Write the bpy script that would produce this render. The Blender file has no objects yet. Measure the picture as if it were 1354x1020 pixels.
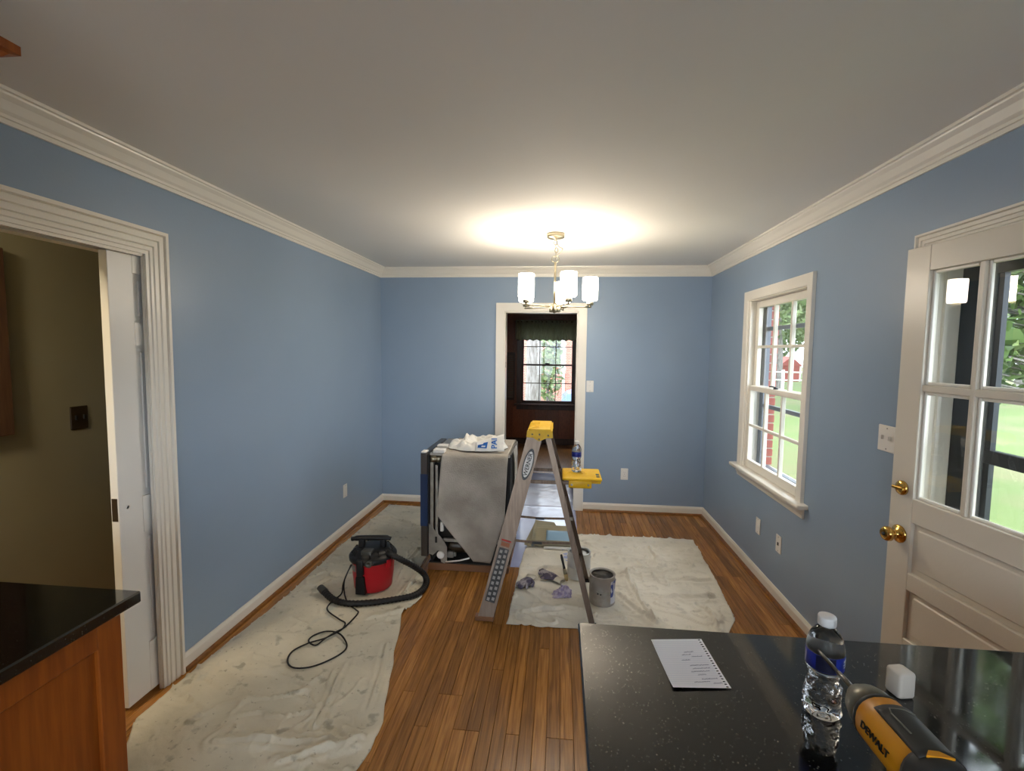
import bpy, bmesh, math, random
from mathutils import Vector, Matrix, noise
random.seed(7)
PI = math.pi
S = bpy.context.scene
COL = S.collection

# ------------------------------------------------------------------ camera
F_PX, YAW, PITCH, ROLL, CAM_H = 633.09, 0.0986, -0.0739, 0.0117, 1.6191
fw = Vector((-math.sin(YAW)*math.cos(PITCH), math.cos(YAW)*math.cos(PITCH), math.sin(PITCH)))
rt = Vector((math.cos(YAW), math.sin(YAW), 0)); up = rt.cross(fw)
r2 = math.cos(ROLL)*rt + math.sin(ROLL)*up
u2 = -math.sin(ROLL)*rt + math.cos(ROLL)*up
cd = bpy.data.cameras.new('camera'); cam = bpy.data.objects.new('camera', cd); COL.objects.link(cam)
cd.sensor_width = 36; cd.sensor_fit = 'HORIZONTAL'; cd.lens = F_PX/1354*36; cd.clip_start = 0.02; cd.clip_end = 300
M = Matrix((( r2.x, u2.x, -fw.x, 0), (r2.y, u2.y, -fw.y, 0), (r2.z, u2.z, -fw.z, CAM_H), (0, 0, 0, 1)))
cam.matrix_world = M
S.camera = cam

# ------------------------------------------------------------------ light and exposure
SKY, SUN, LAMP, HALL = 3.3, 0.9, 16.5, 64.0
w = bpy.data.worlds.new('sky'); S.world = w; w.use_nodes = True
bg = w.node_tree.nodes['Background']; bg.inputs[0].default_value = (0.80, 0.90, 1.0, 1); bg.inputs[1].default_value = SKY
sd = bpy.data.lights.new('sun', 'SUN'); sd.energy = SUN; sd.angle = 0.05; sd.color = (1, 0.95, 0.86)
so = bpy.data.objects.new('sun', sd); COL.objects.link(so); so.rotation_euler = (math.radians(-22), math.radians(-30), 0)
S.view_settings.view_transform = 'Standard'; S.view_settings.look = 'None'
S.view_settings.exposure = 1.2; S.view_settings.gamma = 1; S.view_settings.use_curve_mapping = False
S.cycles.use_denoising = True
S.cycles.max_bounces = 10; S.cycles.diffuse_bounces = 6; S.cycles.glossy_bounces = 5
S.cycles.transmission_bounces = 10; S.cycles.transparent_max_bounces = 16
S.cycles.sample_clamp_indirect = 3.0; S.cycles.caustics_refractive = False; S.cycles.caustics_reflective = False

A_, B_, D_ = 1.8443, 1.4427, 4.8184          # left wall at -A_, right wall at B_, back wall at D_
CEIL = 2.44

# ------------------------------------------------------------------ materials
def srgb(r, g, b):
    f = lambda c: (c/255/12.92) if c/255 <= 0.04045 else ((c/255+0.055)/1.055)**2.4
    return (f(r), f(g), f(b), 1)
def base(name):
    m = bpy.data.materials.new(name); m.use_nodes = True
    return m, m.node_tree.nodes, m.node_tree.links, m.node_tree.nodes['Principled BSDF']
def mat(name, col, rough=0.5, metal=0.0, col2=None, scale=8.0, bump=0.0, bscale=60.0, stretch=None, spec=0.5, coat=0, detail=4, ramp=(0.35, 0.65), emit=None, trans=0, ior=1.45):
    m, n, l, p = base(name)
    p.inputs['Base Color'].default_value = col; p.inputs['Roughness'].default_value = rough; p.inputs['Metallic'].default_value = metal
    p.inputs['Specular IOR Level'].default_value = spec; p.inputs['Coat Weight'].default_value = coat
    p.inputs['Transmission Weight'].default_value = trans; p.inputs['IOR'].default_value = ior
    if emit: p.inputs['Emission Color'].default_value = emit[0]; p.inputs['Emission Strength'].default_value = emit[1]
    if col2 or bump:
        tc = n.new('ShaderNodeTexCoord'); mp = n.new('ShaderNodeMapping'); l.new(tc.outputs['Object'], mp.inputs[0])
        if stretch: mp.inputs['Scale'].default_value = stretch
    if col2:
        t = n.new('ShaderNodeTexNoise'); t.inputs['Scale'].default_value = scale; t.inputs['Detail'].default_value = detail; l.new(mp.outputs[0], t.inputs[0])
        r = n.new('ShaderNodeValToRGB'); r.color_ramp.elements[0].position = ramp[0]; r.color_ramp.elements[1].position = ramp[1]
        r.color_ramp.elements[0].color = col; r.color_ramp.elements[1].color = col2
        l.new(t.outputs[0], r.inputs[0]); l.new(r.outputs[0], p.inputs['Base Color'])
    if bump:
        t = n.new('ShaderNodeTexNoise'); t.inputs['Scale'].default_value = bscale; t.inputs['Detail'].default_value = 3; l.new(mp.outputs[0], t.inputs[0])
        b = n.new('ShaderNodeBump'); b.inputs['Strength'].default_value = bump; b.inputs['Distance'].default_value = 0.01
        l.new(t.outputs[0], b.inputs['Height']); l.new(b.outputs[0], p.inputs['Normal'])
    return m
def oak_mat(name, c1, c2, c3, rough=0.3):
    m, n, l, p = base(name)
    tc = n.new('ShaderNodeTexCoord'); oi = n.new('ShaderNodeObjectInfo')
    mu = n.new('ShaderNodeVectorMath'); mu.operation = 'SCALE'; mu.inputs[0].default_value = (37, 91, 13); l.new(oi.outputs['Random'], mu.inputs['Scale'])
    ad = n.new('ShaderNodeVectorMath'); l.new(tc.outputs['Object'], ad.inputs[0]); l.new(mu.outputs[0], ad.inputs[1])
    mp = n.new('ShaderNodeMapping'); mp.inputs['Scale'].default_value = (38, 1.6, 10); l.new(ad.outputs[0], mp.inputs[0])
    t = n.new('ShaderNodeTexNoise'); t.inputs['Scale'].default_value = 2.2; t.inputs['Detail'].default_value = 6; t.inputs['Distortion'].default_value = 0.8; l.new(mp.outputs[0], t.inputs[0])
    r = n.new('ShaderNodeValToRGB'); e = r.color_ramp.elements; e[0].position = 0.3; e[1].position = 0.72; e[0].color = c1; e[1].color = c2
    l.new(t.outputs[0], r.inputs[0])
    r2_ = n.new('ShaderNodeValToRGB'); e = r2_.color_ramp.elements; e[0].color = (0.55, 0.5, 0.45, 1); e[1].color = (1.25, 1.2, 1.12, 1)
    l.new(oi.outputs['Random'], r2_.inputs[0])
    mx = n.new('ShaderNodeMix'); mx.data_type = 'RGBA'; mx.blend_type = 'MULTIPLY'; mx.inputs['Factor'].default_value = 0.75
    l.new(r.outputs[0], mx.inputs['A']); l.new(r2_.outputs[0], mx.inputs['B']); l.new(mx.outputs['Result'], p.inputs['Base Color'])
    p.inputs['Roughness'].default_value = rough
    b = n.new('ShaderNodeBump'); b.inputs['Strength'].default_value = 0.08; b.inputs['Distance'].default_value = 0.003; l.new(t.outputs[0], b.inputs['Height']); l.new(b.outputs[0], p.inputs['Normal'])
    return m
def stained_cloth(name, c1, c2, fleck, blue, famt=0.62):
    m, n, l, p = base(name); tc = n.new('ShaderNodeTexCoord'); p.inputs['Roughness'].default_value = 0.92
    def nz(scale, det, a, b):
        t = n.new('ShaderNodeTexNoise'); t.inputs['Scale'].default_value = scale; t.inputs['Detail'].default_value = det; l.new(tc.outputs['Object'], t.inputs[0])
        r = n.new('ShaderNodeMapRange'); r.inputs['From Min'].default_value = a; r.inputs['From Max'].default_value = b; l.new(t.outputs[0], r.inputs[0]); return r.outputs[0]
    def mix(fac, A, B, k=1.0):
        x = n.new('ShaderNodeMix'); x.data_type = 'RGBA'
        mm = n.new('ShaderNodeMath'); mm.operation = 'MULTIPLY'; mm.inputs[1].default_value = k; l.new(fac, mm.inputs[0]); l.new(mm.outputs[0], x.inputs['Factor'])
        if isinstance(A, tuple): x.inputs['A'].default_value = A
        else: l.new(A, x.inputs['A'])
        x.inputs['B'].default_value = B; return x.outputs['Result']
    c = mix(nz(2.5, 6, 0.4, 0.62), c1, c2)
    c = mix(nz(11, 5, 0.60, 0.68), c, fleck, famt)
    c = mix(nz(42, 3, 0.66, 0.72), c, fleck, famt)
    c = mix(nz(3.1, 4, 0.66, 0.74), c, blue, 0.5)
    l.new(c, p.inputs['Base Color'])
    t = n.new('ShaderNodeTexNoise'); t.inputs['Scale'].default_value = 38; t.inputs['Detail'].default_value = 6; l.new(tc.outputs['Object'], t.inputs[0])
    b = n.new('ShaderNodeBump'); b.inputs['Strength'].default_value = 0.5; b.inputs['Distance'].default_value = 0.006; l.new(t.outputs[0], b.inputs['Height']); l.new(b.outputs[0], p.inputs['Normal'])
    return m
def glass_mat(name, refl=1.0, tint=(1, 1, 1, 1)):
    m = bpy.data.materials.new(name); m.use_nodes = True; n = m.node_tree.nodes; l = m.node_tree.links; n.clear()
    o = n.new('ShaderNodeOutputMaterial'); t = n.new('ShaderNodeBsdfTransparent'); t.inputs[0].default_value = tint
    g = n.new('ShaderNodeBsdfGlossy'); g.inputs['Roughness'].default_value = 0.0
    fr = n.new('ShaderNodeLayerWeight')           # two-faced pane: Schlick from the facing angle, about 8 % head on
    pw = n.new('ShaderNodeMath'); pw.operation = 'POWER'; pw.inputs[1].default_value = 4.0; l.new(fr.outputs['Facing'], pw.inputs[0])
    mm = n.new('ShaderNodeMath'); mm.operation = 'MULTIPLY_ADD'; mm.inputs[1].default_value = 0.9*refl; mm.inputs[2].default_value = 0.08*refl; mm.use_clamp = True
    mx = n.new('ShaderNodeMixShader'); l.new(pw.outputs[0], mm.inputs[0]); l.new(mm.outputs[0], mx.inputs[0])
    l.new(t.outputs[0], mx.inputs[1]); l.new(g.outputs[0], mx.inputs[2]); l.new(mx.outputs[0], o.inputs[0])
    return m
def granite_mat(name):
    m, n, l, p = base(name)
    tc = n.new('ShaderNodeTexCoord')
    v = n.new('ShaderNodeTexVoronoi'); v.inputs['Scale'].default_value = 150; l.new(tc.outputs['Object'], v.inputs[0])
    r = n.new('ShaderNodeValToRGB'); e = r.color_ramp.elements; e[0].position = 0.10; e[1].position = 0.26; e[0].color = srgb(104, 102, 90); e[1].color = srgb(13, 14, 14)
    l.new(v.outputs['Distance'], r.inputs[0])
    t = n.new('ShaderNodeTexNoise'); t.inputs['Scale'].default_value = 45; t.inputs['Detail'].default_value = 4; l.new(tc.outputs['Object'], t.inputs[0])
    mx = n.new('ShaderNodeMix'); mx.data_type = 'RGBA'; mx.inputs['B'].default_value = srgb(20, 22, 22); gr = n.new('ShaderNodeMapRange'); gr.inputs['From Min'].default_value = 0.42; gr.inputs['From Max'].default_value = 0.62; gr.inputs['To Min'].default_value = 1.0; gr.inputs['To Max'].default_value = 0.25; l.new(t.outputs[0], gr.inputs[0]); l.new(gr.outputs[0], mx.inputs['Factor']); l.new(r.outputs[0], mx.inputs['A'])
    l.new(mx.outputs['Result'], p.inputs['Base Color'])
    # wiped-dry smudges: the polish is a little dulled in blotches
    t2 = n.new('ShaderNodeTexNoise'); t2.inputs['Scale'].default_value = 9; t2.inputs['Detail'].default_value = 5; l.new(tc.outputs['Object'], t2.inputs[0])
    mr = n.new('ShaderNodeMapRange'); mr.inputs['From Min'].default_value = 0.35; mr.inputs['From Max'].default_value = 0.75; mr.inputs['To Min'].default_value = 0.035; mr.inputs['To Max'].default_value = 0.12
    l.new(t2.outputs[0], mr.inputs[0]); l.new(mr.outputs[0], p.inputs['Roughness'])
    p.inputs['IOR'].default_value = 1.6
    return m
def brick_mat(name, s=4.0):
    m, n, l, p = base(name); tc = n.new('ShaderNodeTexCoord')
    mp = n.new('ShaderNodeMapping'); mp.inputs['Rotation'].default_value = (PI/2, 0, 0); l.new(tc.outputs['Object'], mp.inputs[0])
    b = n.new('ShaderNodeTexBrick'); b.inputs['Scale'].default_value = s; b.inputs['Color1'].default_value = srgb(196, 132, 112); b.inputs['Color2'].default_value = srgb(176, 104, 88); b.inputs['Mortar'].default_value = srgb(205, 190, 178)
    l.new(mp.outputs[0], b.inputs[0]); l.new(b.outputs[0], p.inputs['Base Color']); p.inputs['Roughness'].default_value = 0.9
    return m
WHITE = (0.80, 0.76, 0.68, 1)
MT = dict(
    wall=mat('wall_blue_paint', (0.275, 0.362, 0.480, 1), 0.32, col2=(0.255, 0.340, 0.455, 1), scale=1.3, bump=0.03, bscale=90, detail=3),
    ceil=mat('ceiling_paint', (0.80, 0.785, 0.745, 1), 0.75, col2=(0.77, 0.755, 0.715, 1), scale=0.8, bump=0.02, bscale=120),
    trim=mat('trim_paint', WHITE, 0.3, bump=0.02, bscale=40),
    doorp=mat('door_cream_paint', (0.70, 0.64, 0.54, 1), 0.3, bump=0.03, bscale=70),
    pocket=mat('pocket_door_paint', (0.76, 0.75, 0.72, 1), 0.35),
    khaki=mat('hall_khaki_paint', srgb(150, 146, 124), 0.6, col2=srgb(142, 138, 117), scale=1.2),
    oak=oak_mat('oak_floor', srgb(122, 78, 32), srgb(182, 128, 62), None, 0.27),
    oakslab=mat('oak_floor_slab', srgb(160, 112, 58), 0.3, col2=srgb(130, 86, 42), scale=3, stretch=(30, 1.5, 1)),
    shoe=mat('stained_shoe_moulding', srgb(140, 92, 40), 0.35, col2=srgb(112, 70, 28), scale=6, stretch=(6, 6, 20)),
    panel=oak_mat('walnut_wall_panel', srgb(108, 58, 36), srgb(146, 86, 54), None, 0.4),
    darkwood=mat('dark_stained_wood', srgb(70, 42, 30), 0.4, col2=srgb(50, 29, 20), scale=6, stretch=(8, 8, 1)),
    cab=mat('cherry_cabinet_wood', srgb(150, 80, 24), 0.35, col2=srgb(126, 62, 17), scale=5, stretch=(10, 10, 0.8)),
    granite=granite_mat('black_granite'),
    glass=glass_mat('window_glass', 1.0), doorglass=glass_mat('door_glass', 0.8),
    brass=mat('polished_brass', srgb(212, 170, 92), 0.18, 1.0), nickel=mat('brushed_nickel', srgb(150, 143, 124), 0.34, 1.0),
    plate=mat('ivory_plate', (0.78, 0.76, 0.72, 1), 0.35), brownplate=mat('brown_plate', srgb(52, 40, 26), 0.4), dark=mat('black_plastic', (0.012, 0.012, 0.012, 1), 0.4),
    darkgap=mat('slot_black', (0.01, 0.01, 0.01, 1), 0.8),
    bronze=mat('dark_bronze_frame', srgb(44, 48, 52), 0.4, 0.2), storm=mat('grey_storm_frame', srgb(108, 112, 120), 0.4, 0.3),
    canvas=stained_cloth('canvas', srgb(222, 216, 203), srgb(206, 200, 186), srgb(160, 156, 150), srgb(196, 204, 208), 0.35),
    canvas2=stained_cloth('canvas_worn', srgb(204, 196, 177), srgb(184, 178, 161), srgb(128, 124, 112), srgb(140, 156, 160), 0.6),
    film=mat('plastic_film', srgb(172, 182, 218), 0.14, col2=srgb(158, 166, 204), scale=2.0, bump=0.25, bscale=7, spec=0.9),  # blue tint puts the reflected sky into the film's colour
    alu=mat('aluminium', srgb(118, 103, 90), 0.40, 0.8, col2=srgb(102, 88, 77), scale=3, stretch=(20, 20, 1)),
    yellow=mat('yellow_plastic', srgb(232, 188, 24), 0.45, col2=srgb(224, 176, 16), scale=30), ladred=mat('warning_red', srgb(176, 42, 30), 0.5), orange=mat('caution_orange', srgb(150, 92, 58), 0.5),
    white=mat('white_plastic', (0.82, 0.80, 0.77, 1), 0.35), offwhite=mat('offwhite_print', (0.75, 0.75, 0.72, 1), 0.5),
    red=mat('red_plastic', srgb(172, 24, 34), 0.4), blk=mat('black_moulded_plastic', (0.010, 0.010, 0.011, 1), 0.40, spec=0.3), rubber=mat('black_rubber', (0.011, 0.010, 0.010, 1), 0.5, spec=0.3),
    greyplastic=mat('grey_plastic', srgb(120, 118, 112), 0.45),
    steel=mat('dark_stainless', srgb(96, 92, 90), 0.32, 0.9), metal=mat('galvanised_metal', srgb(176, 172, 164), 0.38, 0.85, col2=srgb(150, 146, 138), scale=10),
    dkgrey=mat('dark_grey_plastic', srgb(62, 62, 58), 0.45), bluefilm=mat('blue_protective_film', srgb(34, 52, 86), 0.3), tub=mat('tub_black', (0.012, 0.011, 0.011, 1), 0.6), brownbase=mat('brown_base', srgb(120, 84, 58), 0.5),
    felt=mat('white_insulation_felt', srgb(188, 181, 171), 0.95, col2=srgb(152, 145, 135), scale=4, bump=0.35, bscale=120, detail=7),
    bag=mat('thin_white_plastic', (0.80, 0.79, 0.75, 1), 0.3, bump=0.5, bscale=26), blueprint=mat('blue_print', srgb(24, 92, 172), 0.4),
    can=mat('paint_splashed_can', srgb(150, 145, 138), 0.45, 0.2, col2=srgb(168, 164, 158), scale=9, ramp=(0.45, 0.55)), canin=mat('can_inside', srgb(86, 82, 76), 0.6, col2=srgb(48, 44, 42), scale=14, ramp=(0.45, 0.55)),
    tin=mat('tinplate', srgb(205, 206, 204), 0.35, 0.5), paintwhite=mat('white_paint_film', (0.82, 0.81, 0.78, 1), 0.25), paintblue=mat('light_blue_paint', srgb(146, 178, 202), 0.25), 
    canlabel=mat('can_label', srgb(70, 84, 150), 0.5, col2=srgb(212, 214, 222), scale=22, ramp=(0.47, 0.53)),
    rag=mat('lilac_rag', srgb(196, 186, 204), 0.9, col2=srgb(150, 138, 172), scale=40, ramp=(0.42, 0.6)), glove=mat('glove_grip', srgb(78, 72, 92), 0.8, col2=srgb(168, 160, 164), scale=20, ramp=(0.48, 0.60)), cuff=mat('glove_cuff', srgb(196, 190, 176), 0.9),
    cardboard=mat('tray_beige', srgb(150, 142, 118), 0.6), bristle=mat('bristle', srgb(190, 168, 120), 0.8),
    paper=mat('paper', (0.80, 0.80, 0.84, 1), 0.7), ink=mat('faint_ink', srgb(120, 122, 150), 0.7), rule=mat('ruled_line', srgb(190, 196, 212), 0.7),
    lblue=mat('bottle_label_blue', srgb(44, 58, 160), 0.35, col2=srgb(30, 36, 110), scale=20), ldark=mat('bottle_label_navy', srgb(26, 28, 52), 0.35), cream=mat('adapter_white', (0.74, 0.66, 0.56, 1), 0.35),
    pet=mat('clear_bottle_plastic', (0.97, 0.98, 1, 1), 0.02, trans=1.0, ior=1.28),
    drilly=mat('tool_yellow', srgb(222, 150, 22), 0.42), drillg=mat('cast_grey_nose', srgb(126, 124, 112), 0.4, 0.5), drillb=mat('tool_black_rubber', (0.03, 0.03, 0.028, 1), 0.5), bit=mat('hardened_bit', srgb(130, 126, 120), 0.3, 0.95),
    grass=mat('lawn', (0.105, 0.150, 0.040, 1), 0.95, col2=(0.170, 0.150, 0.075, 1), scale=0.45, detail=8, ramp=(0.45, 0.72), bump=0.6, bscale=40), drive=mat('concrete_drive', srgb(170, 168, 164), 0.9),
    leaf=mat('leaf_green', (0.11, 0.165, 0.050, 1), 0.6, col2=(0.19, 0.245, 0.10, 1), scale=3), magleaf=mat('magnolia_leaf', (0.09, 0.15, 0.04, 1), 0.25), magleaf2=mat('magnolia_leaf_pale', (0.22, 0.29, 0.11, 1), 0.3), rust=mat('magnolia_leaf_rust', (0.22, 0.10, 0.045, 1), 0.5),
    bark=mat('grey_bark', srgb(150, 146, 142), 0.95, col2=srgb(112, 106, 100), scale=9, stretch=(3, 3, 0.6), bump=0.8, bscale=12),
    brick=mat('brick_red', srgb(172, 104, 90), 0.9, col2=srgb(150, 84, 72), scale=12), mortar=mat('mortar', srgb(196, 186, 176), 0.95), brickwall=brick_mat('brick_house_wall', 4.5),
    roofred=mat('red_siding', srgb(168, 92, 84), 0.8), carblue=mat('car_blue', srgb(120, 142, 176), 0.25, 0.2), carglass=mat('car_glass', srgb(60, 70, 82), 0.1),
    plug=mat('socket_grey', srgb(150, 146, 140), 0.4), brownboard=mat('brown_wood_board', srgb(98, 72, 54), 0.5, col2=srgb(82, 58, 44), scale=6, stretch=(8, 8, 1)),
)
def emis(name, col, s):
    m, n, l, p = base(name); p.inputs['Base Color'].default_value = (0.9, 0.88, 0.84, 1); p.inputs['Emission Color'].default_value = col; p.inputs['Emission Strength'].default_value = s
    p.inputs['Roughness'].default_value = 0.4
    return m
def sheer(name, c1, c2):
    m = mat(name, c1, 0.9, col2=c2, scale=40, stretch=(6, 1, 0.4)); n, l = m.node_tree.nodes, m.node_tree.links
    p = n['Principled BSDF']; o = n['Material Output']; t = n.new('ShaderNodeBsdfTranslucent'); t.inputs[0].default_value = c1; x = n.new('ShaderNodeMixShader'); x.inputs[0].default_value = 0.35
    l.new(p.outputs[0], x.inputs[1]); l.new(t.outputs[0], x.inputs[2]); l.new(x.outputs[0], o.inputs[0]); return m
MT['valance'] = sheer('sage_valance', srgb(182, 186, 166), srgb(130, 136, 118))
MT['shade'] = emis('lit_frosted_glass', (1.0, 0.87, 0.70, 1), LAMP)

# ------------------------------------------------------------------ mesh helpers
class MB:
    def __init__(s): s.v = []; s.f = []; s.sm = []
    def add(s, vs, fs, smooth=False):
        o = len(s.v); s.v += [tuple(v) for v in vs]; s.f += [tuple(i+o for i in f) for f in fs]; s.sm += [smooth]*len(fs); return s
    def box(s, x0, x1, y0, y1, z0, z1, bev=0.0):
        x0, x1 = sorted((x0, x1)); y0, y1 = sorted((y0, y1)); z0, z1 = sorted((z0, z1))
        if bev <= 0:
            return s.add([(x0,y0,z0),(x1,y0,z0),(x1,y1,z0),(x0,y1,z0),(x0,y0,z1),(x1,y0,z1),(x1,y1,z1),(x0,y1,z1)],
                     [(0,3,2,1),(4,5,6,7),(0,1,5,4),(1,2,6,5),(2,3,7,6),(3,0,4,7)])
        bm = bmesh.new(); bmesh.ops.create_cube(bm, size=1)
        for v in bm.verts: v.co = Vector(((x0+x1)/2+v.co.x*(x1-x0), (y0+y1)/2+v.co.y*(y1-y0), (z0+z1)/2+v.co.z*(z1-z0)))
        bmesh.ops.bevel(bm, geom=list(bm.edges), offset=bev, segments=2 if bev > 0.004 else 1, affect='EDGES', profile=0.5)
        return s.bm(bm, bev > 0.004)
    def bm(s, bm, smooth=False):
        bm.verts.ensure_lookup_table()
        for i, v in enumerate(bm.verts): v.index = i
        s.add([v.co[:] for v in bm.verts], [[v.index for v in f.verts] for f in bm.faces], smooth); bm.free(); return s
    def lathe(s, prof, c=(0, 0, 0), n=24, axis='z', smooth=True, closed=False):
        vs = []; fs = []
        for r, z in prof:
            for k in range(n):
                a = 2*PI*k/n; p = (r*math.cos(a), r*math.sin(a), z)
                if axis == 'x': p = (p[2], p[0], p[1])
                if axis == 'y': p = (p[0], p[2], -p[1])
                vs.append((c[0]+p[0], c[1]+p[1], c[2]+p[2]))
        m = len(prof)
        for i in range(m if closed else m-1):
            j = (i+1) % m
            for k in range(n): fs.append((i*n+k, i*n+(k+1) % n, j*n+(k+1) % n, j*n+k))
        if not closed:
            if prof[0][0] > 1e-5: fs.append(tuple(range(n))[::-1])
            if prof[-1][0] > 1e-5: fs.append(tuple((m-1)*n+k for k in range(n)))
        return s.add(vs, fs, smooth)
    def tube(s, path, r, n=10, closed=False, cap=True, smooth=True):
        P = [Vector(p) for p in path]; m = len(P); R = r if isinstance(r, (list, tuple)) else [r]*m
        T = [((P[(i+1) % m]-P[i-1]) if closed else (P[min(i+1, m-1)]-P[max(i-1, 0)])).normalized() for i in range(m)]
        u = T[0].orthogonal().normalized(); vs = []; fs = []
        for i in range(m):
            u = (u-T[i]*u.dot(T[i])).normalized(); w_ = T[i].cross(u)
            for k in range(n):
                a = 2*PI*k/n; vs.append(P[i]+(u*math.cos(a)+w_*math.sin(a))*R[i])
        for i in range(m if closed else m-1):
            j = (i+1) % m
            for k in range(n): fs.append((i*n+k, i*n+(k+1) % n, j*n+(k+1) % n, j*n+k))
        if cap and not closed: fs += [tuple(range(n))[::-1], tuple((m-1)*n+k for k in range(n))]
        return s.add(vs, fs, smooth)
    def prism(s, poly, axis, a, b):
        n = len(poly)
        def p3(q, t): return (t, q[0], q[1]) if axis == 'x' else ((q[0], t, q[1]) if axis == 'y' else (q[0], q[1], t))
        return s.add([p3(q, a) for q in poly]+[p3(q, b) for q in poly], [tuple(range(n))[::-1], tuple(range(n, 2*n))]+[(i, (i+1) % n, n+(i+1) % n, n+i) for i in range(n)])
    def loft(s, rings, smooth=True, cap=True):
        n = len(rings[0]); vs = [p for r in rings for p in r]; fs = []
        for i in range(len(rings)-1):
            for k in range(n): fs.append((i*n+k, i*n+(k+1) % n, (i+1)*n+(k+1) % n, (i+1)*n+k))
        if cap: fs += [tuple(range(n))[::-1], tuple((len(rings)-1)*n+k for k in range(n))]
        return s.add(vs, fs, smooth)
    def grid(s, nx, ny, fn, smooth=True):
        vs = [fn(i/nx, j/ny) for j in range(ny+1) for i in range(nx+1)]
        fs = [(j*(nx+1)+i, j*(nx+1)+i+1, (j+1)*(nx+1)+i+1, (j+1)*(nx+1)+i) for j in range(ny) for i in range(nx)]
        return s.add(vs, fs, smooth)
    def strip(s, p0, p1, nrm, prof, m0=0, m1=0):
        p0, p1, nrm = Vector(p0), Vector(p1), Vector(nrm); t = (p1-p0).normalized(); n = len(prof)
        a = [p0+nrm*d+t*d*m0+Vector((0, 0, z)) for d, z in prof]; b = [p1+nrm*d-t*d*m1+Vector((0, 0, z)) for d, z in prof]
        return s.add(a+b, [tuple(range(n))[::-1], tuple(range(n, 2*n))]+[(i, (i+1) % n, n+(i+1) % n, n+i) for i in range(n)])
def catmull(pts, sub=6, closed=False):
    P = [Vector(p) for p in pts]; n = len(P); out = []
    for i in range(n if closed else n-1):
        a, b, c, d = (P[(i-1) % n], P[i], P[(i+1) % n], P[(i+2) % n]) if closed else (P[max(i-1, 0)], P[i], P[i+1], P[min(i+2, n-1)])
        for k in range(sub):
            t = k/sub; out.append(0.5*((2*b)+(c-a)*t+(2*a-5*b+4*c-d)*t*t+(3*b-a-3*c+d)*t**3))
    if not closed: out.append(P[-1])
    return out
OFF = {}
def mesh_of(name, mb, off=(0, 0, 0)):
    me = bpy.data.meshes.new(name)
    me.from_pydata([(v[0]-off[0], v[1]-off[1], v[2]-off[2]) for v in mb.v], [], mb.f)
    me.polygons.foreach_set('use_smooth', mb.sm)
    bm = bmesh.new(); bm.from_mesh(me); bmesh.ops.recalc_face_normals(bm, faces=bm.faces); bm.to_mesh(me); bm.free()
    me.update(); return me
def obj(name, mb, m, parent=None, solid=0, sharp=None):
    me = mesh_of(name, mb, OFF.get(parent.name, (0, 0, 0)) if parent else (0, 0, 0))
    me.materials.append(MT[m] if isinstance(m, str) else m)
    o = bpy.data.objects.new(name, me); COL.objects.link(o)
    if parent: o.parent = parent; OFF[o.name] = OFF.get(parent.name, (0, 0, 0))
    if solid: md = o.modifiers.new('thickness', 'SOLIDIFY'); md.thickness = solid; md.offset = 0
    return o
def tag(o, label=None, cat=None, group=None, kind=None):
    if label: o['label'] = label
    if cat: o['category'] = cat
    if group: o['group'] = group
    if kind: o['kind'] = kind
    return o
def thing(name, label, cat, loc, rotz=0, world=True, group=None, kind=None):
    """an Empty at the thing's base; with world=True its parts are given in room coordinates"""
    o = bpy.data.objects.new(name, None); COL.objects.link(o); o.empty_display_size = 0.1
    o.location = loc; o.rotation_euler = (0, 0, rotz)
    if world: OFF[o.name] = tuple(loc)
    return tag(o, label, cat, group, kind)
def struct(name, mb, m, parent=None, label=None):
    o = obj(name, mb, m, parent); o['kind'] = 'structure'
    if label: o['label'] = label
    return o
def text_part(name, body, size, m, parent, mat4, thick=0.0006, bold=0.0):
    cu = bpy.data.curves.new(name, 'FONT'); cu.body = body; cu.size = size; cu.extrude = thick; cu.align_x = 'CENTER'; cu.align_y = 'CENTER'; cu.resolution_u = 3; cu.offset = bold
    t = bpy.data.objects.new(name+'_src', cu); COL.objects.link(t); bpy.context.view_layer.update()
    me = bpy.data.meshes.new_from_object(t.evaluated_get(bpy.context.evaluated_depsgraph_get())); bpy.data.objects.remove(t); bpy.data.curves.remove(cu)
    off = Vector(OFF.get(parent.name, (0, 0, 0))) if parent else Vector()
    me.transform(Matrix.Translation(-off) @ mat4); me.name = name; me.materials.clear(); me.materials.append(MT[m])
    o = bpy.data.objects.new(name, me); COL.objects.link(o); o.parent = parent; OFF[o.name] = tuple(off); return o
def frame4(origin, xdir, ydir):
    x = Vector(xdir).normalized(); y = Vector(ydir).normalized(); z = x.cross(y)
    return Matrix(((x.x, y.x, z.x, origin[0]), (x.y, y.y, z.y, origin[1]), (x.z, y.z, z.z, origin[2]), (0, 0, 0, 1)))

# ================================================================== STRUCTURE
X0, X1, YF, TK = -A_, B_, -2.6, 0.12
YB0 = D_+TK                                   # back room starts here
YFAR = 8.22
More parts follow.
